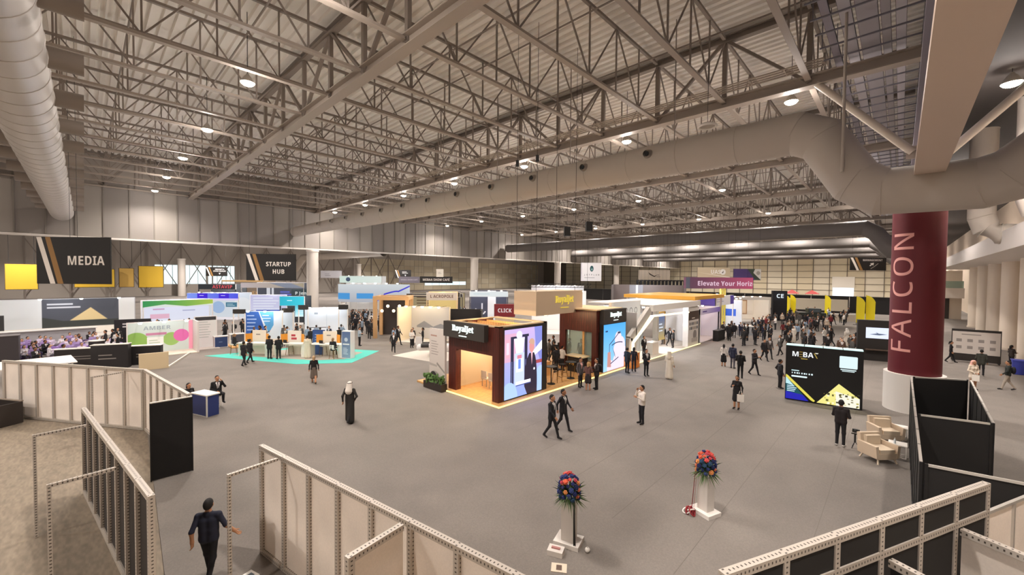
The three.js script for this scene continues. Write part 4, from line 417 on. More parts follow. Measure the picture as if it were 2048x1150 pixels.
// wave-fronted blue and white stand
{ const t = thing('exhibition_stand', 'low wide white stand with a bright blue wave line', 'stand', [-68.5, 0, -35.5], 50 * D2R); const g = new THREE.CylinderGeometry(11, 11, 3.2, 40, 1, true, -0.62, 1.24); g.translate(0, 3.2, -11); part(t, 'curved_front', g, new THREE.MeshStandardMaterial({ roughness: 0.5, side: THREE.DoubleSide, color: 0x222222, emissive: 0xffffff, emissiveIntensity: 0.75, emissiveMap: canvasTex(512, 128, (x, w, h) => { grad(x, w, h, '#dfe6ea', '#b9bcc6', 1); fill(x, '#3f9fe6', 0, h * 0.5, w * 0.2, h * 0.35); fill(x, '#3fa0e8', w * 0.3, h * 0.5, w * 0.22, h * 0.3); x.strokeStyle = '#2a26d8'; x.lineWidth = 10; x.beginPath(); x.moveTo(w * 0.56, h * 0.9); x.quadraticCurveTo(w * 0.64, h * 0.8, w * 0.66, h * 0.55); x.quadraticCurveTo(w * 0.8, h * 0.35, w * 0.84, h * 0.4); x.lineTo(w, h * 0.1); x.stroke(); }) })); part(t, 'inner_wall', boxc(12, 4.2, 0.2, 0, 2.1, -5), whiteM); for (let i = 0; i < 6; i++) part(t, 'column', boxc(0.2, 1.65, 0.2, -5 + i * 2, 0.82, -1.4 - 0.12 * (i - 2.5) ** 2), whiteM); for (let i = 0; i < 5; i++) part(t, 'downlight', cyl(0.16, 0.2, 0.15, -4 + i * 2, 4.85, -3, 12), glow(0xf2fbff, 7)); const l = new THREE.PointLight(0xe6f2ff, 30, 0, 2); l.position.set(0, 5.3, -3); l.castShadow = true; t.add(l); part(t, 'roof_beam', boxc(10, 0.12, 0.3, 0, 4.75, -3), whiteM); part(t, 'beam_post', merge([boxc(0.2, 4.7, 0.2, -4.8, 2.35, -4), boxc(0.2, 4.7, 0.2, 4.8, 2.35, -4)]), whiteM); }
// startup island
{ const t = thing('teal_carpet', 'teal rug border under the startup desk island', 'carpet'); const s = new THREE.Shape([[-39.2, -6.4], [-31.2, -10.4], [-28.9, -13.4], [-31.9, -17.2], [-38.4, -13.4]].map(([x, z]) => new THREE.Vector2(x, -z))); const g = new THREE.ExtrudeGeometry(s, { depth: 0.012, bevelEnabled: false }); g.rotateX(-H); g.translate(0, 0.001, 0); part(t, 'pile', g, M(0x55c4b4, 0.95)); const s2 = new THREE.Shape([[-38.0, -8.0], [-31.6, -11.8], [-30.5, -13.6], [-32.2, -15.9], [-37.8, -12.6]].map(([x, z]) => new THREE.Vector2(x, -z))); const g2 = new THREE.ExtrudeGeometry(s2, { depth: 0.012, bevelEnabled: false }); g2.rotateX(-H); g2.translate(0, 0.006, 0); part(t, 'inner_field', g2, M(0xa99f93, 0.95)); }
{ const dir = [6.7 / 9, -5.9 / 9], lab = ['leftmost', 'middle', 'rightmost'];
  for (let k = 0; k < 3; k++) { const c = [-37.2 + dir[0] * (0.6 + k * 2.9), -8.9 + dir[1] * (0.6 + k * 2.9)], t = thing('exhibitor_desk', `${lab[k]} white desk with orange rear on the teal island`, 'desk', [c[0], 0.02, c[1]], 41.4 * D2R);
    part(t, 'table_top', boxc(2.3, 0.06, 0.8, 0, 1.02, 0.2), M(0xf0ebe2, 0.5)); part(t, 'end_panel', boxc(0.4, 1.0, 0.8, 1.25, 0.5, 0.1), M(0xefeadf, 0.6)); part(t, 'backdrop_panel', boxc(1.1, 1.9, 0.08, 0.0, 0.98, -0.45), M(0xeee6d6, 0.6)); face(t, 'backdrop_print', 1.0, 0.8, printMat(canvasTex(96, 76, (x, w, h) => { fill(x, k === 1 ? '#f1eade' : '#ece4d2'); lines(x, k === 1 ? '#b8404a' : '#8b8577', 24, 20, 46, 1 + k % 2, 24, k === 1 ? 16 : 8); })), [0, 1.45, -0.405]); for (const s of [-1, 1]) { const o = part(t, 'orange_wing', boxc(0.5, 0.75, 0.05, 0, 0, 0), M(0xe39a32, 0.6)); o.position.set(s * 0.75, 1.3, -0.3); o.rotation.y = -s * 0.7; } part(t, 'leg', boxc(0.08, 1.0, 0.5, -1.05, 0.5, 0.2), M(0xefeadf, 0.6));
    const lp = thing('laptop', `small dark laptop on the ${lab[k]} island desk`, 'laptop', [c[0] - 0.35 * dir[0] + 0.1, 1.07, c[1] - 0.35 * dir[1] + 0.1], 41.4 * D2R + 2.9); part(lp, 'base', boxc(0.36, 0.02, 0.25, 0, 0.01, 0), blackM); part(lp, 'lid', boxc(0.36, 0.24, 0.015, 0, 0.13, -0.12), blackM); }
  const t = thing('end_totem', 'tall blue-grey printed totem at right end of island', 'totem', [-30.75, 0.02, -14.0], 0.5); part(t, 'column', boxc(0.8, 2.1, 0.5, 0, 1.05, 0), M(0xe6e6e4, 0.6)); face(t, 'graphic', 0.74, 2.0, printMat(canvasTex(96, 256, (x, w, h) => { grad(x, w, h, '#5a6f9a', '#8fa0b8', 1); fill(x, '#e9eef2', 10, h * 0.45, w - 20, 14); circ(x, '#c9d4e2', w / 2, h * 0.3, 20); lines(x, '#dfe6ee', 14, h * 0.62, 60, 5, 14, 5); })), [0, 1.05, 0.256]);
  const u = thing('poster_stand', 'dark blue printed panel standing between island desks', 'poster', [-33.6, 0.02, -12.9], 41.4 * D2R); part(u, 'board', boxc(1.0, 2.0, 0.06, 0, 1.0, 0), M(0x2c4a7c, 0.6)); face(u, 'graphic', 0.9, 1.9, printMat(canvasTex(64, 128, (x, w, h) => { grad(x, w, h, '#2f5290', '#4a6aa0', 1); lines(x, '#8fb0de', 10, 20, 40, 4, 14, 5); })), [0, 1, 0.036]);
  [[-38.6, -8.2, 'at the left end of the island'], [-37.7, -9.0, 'under the leftmost desk'], [-35.0, -11.2, 'under the middle desk'], [-33.0, -13.0, 'by the blue panel'], [-31.5, -14.3, 'under the rightmost desk']].forEach(([x, z, l]) => stoolAt(`white bar stool ${l}`, [x, 0.02, z], 2.4 + rnd(1), M(0xe8e4dc, 0.6))); }
// wood-framed stand and its white neighbour in the centre
{ const t = thing('exhibition_stand', 'open pale wood frame stand in centre background', 'stand', [-37.6, 0, -21.6], 48 * D2R); stands.push({ x: -37.6, z: -21.6, t: 48 * D2R, w: 3.8, d: 3, front: 0.4 }, { x: -44.6, z: -0.6, t: 0, w: 1.2, d: 0.6, front: 0.7 }); for (const a of [-1.6, 1.6]) for (const b of [0, -2.6]) part(t, 'post', boxc(0.35, 4.0, 0.35, a, 2.0, b), M(0xd2a878, 0.6)); part(t, 'roof_frame', merge([boxc(3.6, 0.4, 0.35, 0, 4.1, 0), boxc(3.6, 0.4, 0.35, 0, 4.1, -2.6), boxc(0.35, 0.4, 2.6, -1.6, 4.1, -1.3), boxc(0.35, 0.4, 2.6, 1.6, 4.1, -1.3)]), M(0xd2a878, 0.6)); for (let i = 0; i < 5; i++) part(t, 'globe_lamp', new THREE.SphereGeometry(0.16, 12, 8).translate(-1.2 + i * 0.6, 2.7 + (i % 2) * 0.5, -1.2), glow(0xffe6b8, 4)); part(t, 'lamp_cords', merge(Array.from({ length: 5 }, (_, i) => boxc(0.015, 1.4 - (i % 2) * 0.5, 0.015, -1.2 + i * 0.6, 3.5 + (i % 2) * 0.25, -1.2))), blackM); part(t, 'lamp_rail', boxc(3.4, 0.05, 0.05, 0, 4.2, -1.2), blackM); part(t, 'rear_wall', boxc(3.3, 3.9, 0.1, 0, 1.95, -2.7), M(0x3a3230, 0.7)); }
stand('exhibition_stand', 'cream stand with grey mountain print and row of downlights', [-33.0, -21.7], 27 * D2R, 4.4, 2.6, 3.3, { wall: 0xe6d6b8, sides: [-1], light: 16, spots: 5, lc: 0xffe3b0, graphic: (x, w, h) => { grad(x, w, h, '#b8b6b8', '#c9c6c4', 1); poly(x, '#8d8f96', [40, h * 0.6], [90, h * 0.45], [150, h * 0.62], [200, h * 0.52], [256, h * 0.62], [256, h * 0.68], [40, h * 0.66]); } });
stand('exhibition_stand', 'golden shelf stand with brown lettering behind the mountain print', [-39, -29], 50 * D2R, 3.6, 3, 4.4, { wall: 0xe2c79a, light: 16, lc: 0xffdc98, header: (x, w, h) => { fill(x, '#d9cfc4'); T(x, 'L ACROPOLE', w * 0.5, h * 0.5, 74, '#6a4a3c', { sx: 0.9 }); }, hh: 0.9, graphic: (x, w, h) => { fill(x, '#e8c67c'); for (let i = 0; i < 8; i++) fill(x, '#f6e2a8', 14 + i * 30, h * 0.5, 14, h * 0.3); }, glow: 0.8 });
stand('exhibition_stand', 'navy and white stand with curled emblem behind red sign', [-38.6, -36.2], 47 * D2R, 5, 4, 4.4, { wall: 0x3d4256, light: 20, spots: 3, header: (x, w, h) => { fill(x, '#eef4f6'); lines(x, '#cfe0e6', w * 0.1, h * 0.4, w * 0.6, 1, 5, 10); }, hglow: 0.8, hh: 0.7, graphic: (x, w, h) => { fill(x, '#3a3f54'); fill(x, '#dfe4ec', 120, 0, 60, h); x.strokeStyle = '#cfd3de'; x.lineWidth = 10; x.beginPath(); x.arc(70, h * 0.6, 36, 0.4, 3.3); x.stroke(); fill(x, '#cfd3de', 74, h * 0.4, 10, 60); } });
{ const t = thing('sign_box', 'dark red rounded sign box with white block lettering', 'sign', [-28.8, 0, -29.2], 43 * D2R); part(t, 'box_shell', boxc(2.1, 1.25, 0.5, 0, 3.0, 0), M(0x7a2026, 0.55)); face(t, 'lettering', 2.0, 1.15, screenMat(canvasTex(192, 108, (x, w, h) => { fill(x, '#84232a'); T(x, 'CLICK', w * 0.5, h * 0.5, 50, '#fbf4f2', { sx: 0.95 }); }), 0.75), [0, 3.0, 0.256]); part(t, 'support', boxc(1.9, 2.35, 0.4, 0, 1.18, 0), M(0xd9c9ac, 0.6)); }
stand('exhibition_stand', 'low black walled stand left of the dark red sign', [-31.8, -26.2], 43 * D2R, 3.8, 2, 2.9, { wall: 0x2a2624, sides: [-1, 1], base: 0x8d857c });
stand('exhibition_stand', 'dark stand with stepped counter under distant column', [-44, -33.5], 50 * D2R, 3.6, 2.6, 4.2, { wall: 0x2d2824, header: (x, w, h) => { fill(x, '#332c27'); lines(x, '#c9bfb2', w * 0.2, h * 0.4, w * 0.6, 1, 4, 12); }, hh: 0.7, light: 6 });
stand('exhibition_stand', 'white stand with aircraft pictures behind the gold-lettered canopy', [-27, -36.5], 43 * D2R, 6.5, 4, 4.7, { wall: 0xe3e3e3, light: 22, spots: 4, graphic: (x, w, h) => { fill(x, '#e6e6e4'); for (const [a, b] of [[16, 20], [16, 80]]) { fill(x, '#9fb0b6', a, b, 60, 40); fill(x, '#3c4650', a + 10, b + 20, 44, 10); } } });
stand('exhibition_stand', 'grey-brown walled stand with script lettering above white roofline', [-28.2, -60], 25 * D2R, 11, 4, 5.2, { wall: 0x6e6663, sides: [-1, 1], light: 20, graphic: (x, w, h) => { fill(x, '#6f6562'); fill(x, '#8b8e96', 60, 0, 50, h); fill(x, '#d8e2e0', 84, 0, 8, h); T(x, 'GAMA', 200, 36, 24, '#e9e4e0', { w: '400' }); lines(x, '#d6d0cc', 176, 54, 50, 1, 4, 4); } });
stand('exhibition_stand', 'long pale distant stand with bright spotlight behind canopy', [-40.5, -53], 35 * D2R, 9, 4, 4.9, { wall: 0xcfd0d2, light: 26, spots: 3, graphic: (x, w, h) => { grad(x, w, h, '#d3d0d2', '#c3c6ca'); } });
stand('exhibition_stand', 'cafe bar with pale counter front under the black cafe sign', [-60, -43], 45 * D2R, 10, 5, 3.2, { wall: 0x45403c, light: 22, header: (x, w, h) => { fill(x, '#3a3531'); lines(x, '#e8ddc8', w * 0.1, h * 0.4, w * 0.7, 1, 4, 8); }, hh: 0.6, graphic: (x, w, h) => { fill(x, '#d9c294'); lines(x, '#8d6f48', 20, 20, 200, 4, 14, 6); }, glow: 0.4 });
// lighting rig of black truss over the centre
{ const t = thing('lighting_rig', 'black lattice lighting rig hanging over the centre stands', 'rig', [-35.3, 4.95, -46.8], 43.6 * D2R); for (const y of [0, 0.5]) for (const z of [0, 0.5]) part(t, 'rail', boxc(9, 0.06, 0.06, 0, y, z), blackM); for (let i = 0; i < 18; i++) part(t, 'lattice', bar(V(-4.5 + i * 0.5, 0, 0.5), V(-4 + i * 0.5, 0.5, 0.5), 0.04), blackM); for (const s of [-4, 0, 4]) part(t, 'wire', boxc(0.03, 16.7, 0.03, s, 8.55, 0.25), blackM); }
{ const g = merge([boxc(0.34, 0.9, 0.3), boxc(0.5, 0.2, 0.26, 0.1, 0.45, 0)]); for (let k = 0; k < 14; k++) { const t = thing('spotlight_case', `${ORD(k + 1)} black stage light from left in the hanging row`, 'stage light', [-32.7 + k * 0.45, 5.5, -65.6 - k * 0.43], 43.6 * D2R, 'stage lights in a row'); part(t, 'housing', g, blackM); part(t, 'rod', boxc(0.012, 15.9, 0.012, 0, 8.4, 0), blackM); } }
for (const [x, y, z, l] of [[-33, 12.6, -45.4, 'left black box speaker hanging over centre of hall'], [-29.5, 13.0, -45.4, 'right black box speaker hanging over centre of hall']]) { const t = thing('hung_speaker', l, 'speaker', [x, y, z], 0.8); part(t, 'cabinet', boxc(0.8, 1.2, 0.8), blackM); part(t, 'grille', boxc(0.7, 1.1, 0.02, 0, 0, 0.41), M(0x2a2a2a, 0.8)); part(t, 'wire', boxc(0.03, YB - y, 0.03, 0, (YB - y) / 2, 0), blackM); }
// small aircraft model / white car parked in aisle
{ const t = thing('model_aircraft', 'small white aircraft model on pale mat left of engine backdrop', 'aircraft', [-26.6, 0, -19.3], 0.9); const f = new THREE.CapsuleGeometry(0.28, 2.6, 6, 16); f.rotateZ(H); f.translate(0, 0.75, 0); part(t, 'fuselage', f, M(0xe9e7e4, 0.3)); part(t, 'wing', boxc(0.6, 0.06, 3.0, -0.1, 0.65, 0), M(0xe2e0dd, 0.3)); part(t, 'tail_fin', boxc(0.5, 0.7, 0.06, -1.4, 1.25, 0), M(0xe2e0dd, 0.3)); for (const s of [-1, 1]) part(t, 'engine', new THREE.CylinderGeometry(0.16, 0.16, 0.6, 14).rotateZ(H).translate(-0.9, 0.95, s * 0.4), M(0x2d2c2b, 0.4)); for (const [a, b] of [[1, 0], [-0.3, 0.4], [-0.3, -0.4]]) part(t, 'gear', boxc(0.06, 0.5, 0.06, a, 0.25, b), blackM); part(t, 'nose', new THREE.SphereGeometry(0.2, 12, 8).translate(1.5, 0.75, 0), M(0x33312f, 0.3));
  const m = thing('floor_mat', 'pale square mat under the small aircraft model', 'mat', [-27.2, 0, -19.2], 0.2); part(m, 'sheet', boxc(5, 0.015, 3.6, 0, 0.008, 0), M(0xcfc7bc, 0.8)); }
// lounge at far left
{ const t = thing('lounge_stand', 'long pale grey lounge bar front with pale lettering at left', 'stand', [-55.6, 0, 3.6], H); part(t, 'front', boxc(8.6, 1.2, 0.4, 0, 0.6, 0), M(0xa9a7ad, 0.6)); face(t, 'lettering', 3, 0.9, printMat(canvasTex(192, 58, (x, w, h) => { fill(x, '#a9a7ad'); T(x, 'MEBA', w / 2, h / 2, 48, '#8a888f', { w: '400', sx: 1.3 }); })), [-1.5, 0.6, 0.206]); part(t, 'ledge', boxc(8.8, 0.08, 0.7, 0, 1.24, 0), M(0xd8d4d2, 0.4)); }
stand('exhibition_stand', 'dark backdrop with pyramid picture behind the crowded lounge', [-59, 1.6], H, 11, 3, 3.7, { wall: 0xb9bcc2, light: 6, spots: 4, graphic: (x, w, h) => { grad(x, w, h, '#cfd6da', '#dfe3e4'); fill(x, '#4a4f5a', 96, 0, 130, h); poly(x, '#d9c594', [140, h * 0.62], [176, h * 0.25], [206, h * 0.62]); poly(x, '#353a38', [96, h * 0.5], [130, h * 0.62], [226, h * 0.62], [226, h * 0.8], [96, h * 0.8]); fill(x, '#e9e4da', 0, h * 0.8, w, h * 0.2); lines(x, '#c9ced6', 104, h * 0.12, 60, 2, 8, 4); fill(x, '#2f3032', 30, h * 0.4, 10, 36); } });
banner('hanging_sign', 'small white sign box with thin grey lettering at far left', [-58, 3.35, 6.6], 2.2, 1.4, (x, w, h) => { fill(x, '#e9e0e2'); T(x, 'MEBAA', w / 2, h * 0.5, 90, '#8d868c', { w: '400' }); }, { d: 1.0, side: 0xdcd2d4, turn: H });
{ const t = thing('lounge_sign', 'framed lit sign with two white words behind lounge', 'sign', [-63, 0, -1.7], H * 0.8); part(t, 'frame', merge([boxc(3.0, 0.2, 0.2, 0, 3.5, 0), boxc(0.2, 3.5, 0.2, -1.5, 1.75, 0), boxc(0.2, 3.5, 0.2, 1.5, 1.75, 0)]), whiteM); face(t, 'sign_face', 2.8, 1.5, screenMat(canvasTex(192, 104, (x, w, h) => { grad(x, w, h, '#5f8088', '#3f5a60', 1); T(x, 'SALES', w * 0.52, h * 0.3, 36, '#eafcff'); T(x, 'LOUNGE', w * 0.5, h * 0.68, 40, '#eafcff'); }), 0.8), [0, 2.65, 0.0]); part(t, 'sign_back', boxc(2.8, 1.5, 0.08, 0, 2.65, -0.05), blackM); stands.push({ x: -63, z: -1.7, t: H * 0.8, w: 3.4, d: 0.8, front: 0.4 }); part(t, 'base_front', boxc(3.2, 1.2, 0.6, 0, 0.6, -0.4), M(0xd2d3d6, 0.6)); }
{ const t = thing('dark_screen', 'black info screen wall with white icon right of lounge', 'screen', [-48.6, 0, -2.9], H * 0.85); part(t, 'board', boxc(2.4, 2.4, 0.12, 0, 1.2, 0), M(0x242226, 0.6)); face(t, 'graphic', 2.3, 2.3, printMat(canvasTex(96, 96, (x, w, h) => { fill(x, '#242226'); lines(x, '#d8d6da', 20, 12, 56, 2, 10, 5); fill(x, '#e6e6ea', 38, 44, 20, 16); })), [0, 1.2, 0.066]); }
// desks in front of the lounge
[[-40.6, -0.2, 3.4, 1.2, 0x2a2422, 'dark brown front desk left of the cream low wall'], [-38.4, -1.2, 1.9, 1.6, 0x231f20, 'black desk with white framed edge before lounge'], [-38.6, -3.0, 1.7, 1.3, 0x1d1b1c, 'small black desk beside pink printed stand']].forEach(([x, z, w, h, c, l]) => counter(l, [x, z], H * 0.75, w, h, c, { body: c, top: 0xd8d2ca, draw: (q, a, b) => { fill(q, '#' + c.toString(16).padStart(6, '0')); lines(q, '#8d8680', 24, 50, 70, 2, 20, 6); } }));
{ const t = thing('low_wall', 'low cream wall corner enclosing the lounge desks', 'partition'); const seg = (n, a, c, m) => { const l = Math.hypot(c[0] - a[0], c[1] - a[1]), q = part(t, n, boxc(l, 1.1, 0.12, 0, 0.55, 0), m); q.position.set((a[0] + c[0]) / 2, 0, (a[1] + c[1]) / 2); q.rotation.y = Math.atan2(a[1] - c[1], c[0] - a[0]); }; seg('front_panel', [-36.0, -3.9], [-36.1, -2.4], M(0xd8c49e, 0.7)); const e1 = part(t, 'platform_edge', boxc(5.4, 0.12, 0.1, 0, 0.06, 0), M(0xe0d8cc, 0.7)); e1.position.set(-38.5, 0, -4.8); e1.rotation.y = Math.atan2(1.8, -5) + Math.PI; }
{ const t = thing('long_table', 'long white table top running behind the left white partition', 'table', [-37.8, 0, 2.2], 0.1); part(t, 'top', boxc(3.2, 0.06, 3.4, 0, 0.95, 0), M(0xf2efe9, 0.5)); for (const a of [-1.4, 1.4]) for (const b of [-1.5, 1.5]) part(t, 'leg', boxc(0.08, 0.92, 0.08, a, 0.46, b), whiteM); }
{ const t = thing('round_bin', 'dark round waste bin standing in the lounge', 'bin', [-44.6, 0, -0.6]); part(t, 'drum', cyl(0.42, 0.45, 1.2, 0, 0, 0, 24), M(0x2c2527, 0.6)); part(t, 'rim', cyl(0.46, 0.46, 0.05, 0, 1.2, 0, 24), M(0xd8d4d0, 0.5)); }
{ const t = thing('dark_cabinet', 'dark upright cabinet at the far left photo edge', 'cabinet', [-44.8, 0, 4.0]); part(t, 'body', boxc(1.2, 2.0, 1.6, 0, 1.0, 0), M(0x3a3436, 0.6)); part(t, 'top', boxc(1.26, 0.05, 1.66, 0, 2.02, 0), M(0x57504f, 0.5)); }
{ const cols = [0x9a80b6, 0x7a5a9a, 0xb7a5c4, 0x4a3a5c, 0xa9a0ac]; for (let k = 0; k < 16; k++) { const g = new THREE.SphereGeometry(0.5, 16, 10); g.scale(1, 0.55, 0.9); const t = thing('bean_bag', ['lilac', 'deep purple', 'pale grey-lilac', 'dark plum', 'greyish'][k % 5] + ' bean bag among the lounge crowd', 'bean bag', [-50.5 + (k % 4) * 1.5 + rnd(0.4), 0, 3.4 - Math.floor(k / 4) * 1.6 - rnd(0.4)], rnd(6), 'bean bags in the lounge'); part(t, 'bag', g.translate(0, 0.27, 0), M(cols[k % 5], 0.9)); part(t, 'back_roll', new THREE.SphereGeometry(0.3, 12, 8).scale(1.3, 0.9, 0.7).translate(0, 0.5, -0.3), M(cols[k % 5], 0.9)); } }
{ const t = thing('help_desk', 'small dark blue counter with white frame by left aisle', 'counter', [-22.85, 0, -3.75], 20 * D2R); part(t, 'body', boxc(1.1, 0.92, 0.5, 0, 0.47, 0), M(0x26356e, 0.6)); part(t, 'top', boxc(1.18, 0.05, 0.58, 0, 0.97, 0), M(0xe8e4dc, 0.5)); for (const s of [-1, 1]) part(t, 'corner_post', boxc(0.05, 0.95, 0.05, s * 0.55, 0.475, 0.26), M(0xcfcbc4, 0.5)); part(t, 'base_rail', boxc(1.15, 0.04, 0.04, 0, 0.02, 0.26), M(0xcfcbc4, 0.5)); }
// concrete-side things at the left edge
{ const t = thing('dark_crate', 'dark open equipment crate at left edge on concrete', 'crate', [-27.5, 0, 2.9], 32 * D2R); for (const [w, d, x, z] of [[1.8, 0.08, 0, 0.6], [1.8, 0.08, 0, -0.6], [0.08, 1.2, -0.9, 0], [0.08, 1.2, 0.9, 0]]) part(t, 'side', boxc(w, 0.9, d, x, 0.45, z), M(0x2a221d, 0.7)); part(t, 'floor_board', boxc(1.8, 0.06, 1.2, 0, 0.03, 0), M(0x2a221d, 0.7)); part(t, 'rim', boxc(1.86, 0.04, 0.1, 0, 0.92, -0.6), M(0x8d8072, 0.6)); }
// armchairs and side tables
function armchair(label, p, turn) { const t = thing('armchair', label, 'chair', p, turn), m = M(0xc9b59c, 0.8); part(t, 'seat', boxc(0.56, 0.16, 0.6, 0, 0.42, 0.04), M(0xcfbda4, 0.85)); part(t, 'seat_frame', boxc(0.74, 0.2, 0.7, 0, 0.27, 0), m); const b = part(t, 'backrest', boxc(0.78, 0.56, 0.14, 0, 0, 0), m); b.position.set(0, 0.6, -0.34); b.rotation.x = -0.14; part(t, 'back_cushion', boxc(0.54, 0.36, 0.12, 0, 0.64, -0.23), M(0xcfbda4, 0.85)); for (const s of [-1, 1]) { const a = part(t, 'arm', boxc(0.1, 0.42, 0.72, 0, 0, 0), m); a.position.set(s * 0.4, 0.42, 0); a.rotation.z = -s * 0.1; } for (const a of [-1, 1]) for (const c of [-1, 1]) part(t, 'leg', bar(V(a * 0.3, 0.18, c * 0.28), V(a * 0.36, 0, c * 0.34), 0.04), M(0xd9c7ae, 0.6)); }
armchair('beige tub armchair nearest the camera beside black cubicles', [-0.42, 0, -19.35], 0.85); armchair('beige tub armchair farther back beside black cubicles', [-0.28, 0, -21.9], 0.6);
for (const [l, p] of [['low white side table with bottle beside the near armchair', [0.08, 0, -20.35]], ['low white side table beside the far armchair', [0.12, 0, -22.75]]]) { const t = thing('side_table', l, 'table', p); part(t, 'top', boxc(0.5, 0.03, 0.5, 0, 0.45, 0), whiteM); for (const a of [-1, 1]) for (const b of [-1, 1]) part(t, 'leg', boxc(0.025, 0.44, 0.025, a * 0.22, 0.22, b * 0.22), whiteM); part(t, 'base_rail', merge([boxc(0.46, 0.02, 0.02, 0, 0.01, 0.22), boxc(0.46, 0.02, 0.02, 0, 0.01, -0.22)]), whiteM); }
{ const t = thing('water_bottle', 'small clear water bottle on the near side table', 'bottle', [0.0, 0.465, -20.25]); part(t, 'bottle_body', cyl(0.032, 0.03, 0.15, 0, 0, 0, 14), M(0xd6dfe2, 0.15)); part(t, 'cap', cyl(0.015, 0.015, 0.05, 0, 0.15, 0, 10), whiteM); }
{ const t = thing('camera_gimbal', 'small black camera gimbal on mini tripod beside armchair', 'camera', [-1.1, 0, -20.15]); part(t, 'grip', cyl(0.03, 0.03, 0.3, 0, 0.22, 0, 10), blackM); for (let i = 0; i < 3; i++) part(t, 'leg', bar(V(0, 0.24, 0), V(Math.cos(i * 2.1) * 0.16, 0, Math.sin(i * 2.1) * 0.16), 0.02), blackM); part(t, 'arm', merge([boxc(0.22, 0.04, 0.05, 0, 0.54, 0), boxc(0.04, 0.2, 0.05, 0.11, 0.62, 0)]), blackM); part(t, 'camera_body', boxc(0.17, 0.12, 0.1, 0, 0.66, 0), blackM); part(t, 'lens', cyl(0.045, 0.045, 0.1, 0, 0, 0, 14).rotateX(H).translate(0, 0.66, 0.04), M(0x222222, 0.3)); }
// flower stands
function flowers(label, p, redRibbon) { const t = thing('flower_stand', label, 'flowers', p, redRibbon ? -0.35 : 0.3);
  part(t, 'base', boxc(0.62, 0.1, 0.5, 0, 0.05, 0), M(0xe2dcd4, 0.5)); part(t, 'pedestal', merge([boxc(0.3, 0.95, 0.05, 0, 0.55, 0.1), boxc(0.05, 0.95, 0.28, -0.13, 0.55, -0.02), boxc(0.05, 0.95, 0.28, 0.13, 0.55, -0.02)]), M(0xcfc8c0, 0.45));
  const cols = ['#e0674a', '#d9534f', '#e58c72', '#27346e', '#1f2a5c', '#3b4a86', '#e89a5a', '#2c4c6a'], leafG = (() => { const g = new THREE.ConeGeometry(0.035, 0.42, 5); g.scale(1, 1, 0.35); g.translate(0, 0.21, 0); return g; })(), lm = [M(0x2f4a2a, 0.8), M(0x4f6b3a, 0.8), M(0x243823, 0.8)];
  for (let i = 0; i < 70; i++) { const o = part(t, 'leaf', leafG, lm[i % 3]); const a = rnd(6.283), e = rnd(-0.75, 1.2); o.position.set(0, 1.22, 0); o.quaternion.setFromUnitVectors(V(0, 1, 0), V(Math.cos(a) * Math.cos(e), Math.sin(e), Math.sin(a) * Math.cos(e)).normalize()); o.scale.setScalar(0.8 + rnd(0.35)); }
  const petal = (() => { const gs = []; for (let r = 0; r < 2; r++) for (let k = 0; k < 6; k++) { const g = new THREE.SphereGeometry(0.035, 6, 4); g.scale(1, 0.4, 0.8); g.rotateZ(0.5 + r * 0.5); g.translate(0.035 - r * 0.012, r * 0.02, 0); g.rotateY(k * 1.047 + r * 0.5); gs.push(g); } gs.push(new THREE.SphereGeometry(0.026, 6, 5).translate(0, 0.025, 0)); return merge(gs); })();
  for (let i = 0; i < 52; i++) { const u = (i + 0.5) / 52, e = Math.asin(-0.35 + 1.32 * u), a = i * 2.4, up = u > 0.68; const d = V(Math.cos(a) * Math.cos(e), Math.sin(e), Math.sin(a) * Math.cos(e)), o = part(t, 'flower', petal, M(up ? pick(['#e0674a', '#d9534f', '#c9485a', '#27346e']) : pick(['#27346e', '#1f2a5c', '#3b4a86', '#e89a5a', '#2c4c6a', '#1f2a5c', '#e07a5c']), 0.7)); o.position.set(d.x * 0.24, 1.28 + d.y * 0.4, d.z * 0.24); o.quaternion.setFromUnitVectors(V(0, 1, 0), d); o.scale.setScalar(0.72 + rnd(0.45)); }
  for (let i = 0; i < 46; i++) { const o = part(t, 'leaf', leafG, i % 2 ? lm[1] : M(0x74895a, 0.8)), a = i * 2.4; o.position.set(Math.cos(a) * 0.1, 1.12 + rnd(0.1), Math.sin(a) * 0.1); o.quaternion.setFromUnitVectors(V(0, 1, 0), V(Math.cos(a), rnd(-1.5, -0.3), Math.sin(a)).normalize()); o.scale.set(0.7, 0.7 + rnd(0.4), 0.7); }
  const rm = M(redRibbon ? 0x8d1f26 : 0x2c2a28, 0.6); for (const s of [0, 1]) part(t, 'ribbon', bar(V(redRibbon ? -0.17 - s * 0.05 : 0.17, 1.1, 0.14), V(redRibbon ? -0.2 - s * 0.06 : 0.2 + s * 0.03, 0.08, 0.2), 0.045, 0.008), rm);
  return t; }
flowers('tall orange and blue flower arrangement on white pedestal, nearer the camera', [-5.64, 0, -7.98], 0); flowers('orange and blue flower arrangement with long dark red ribbon', [-3.71, 0, -11.62], 1);
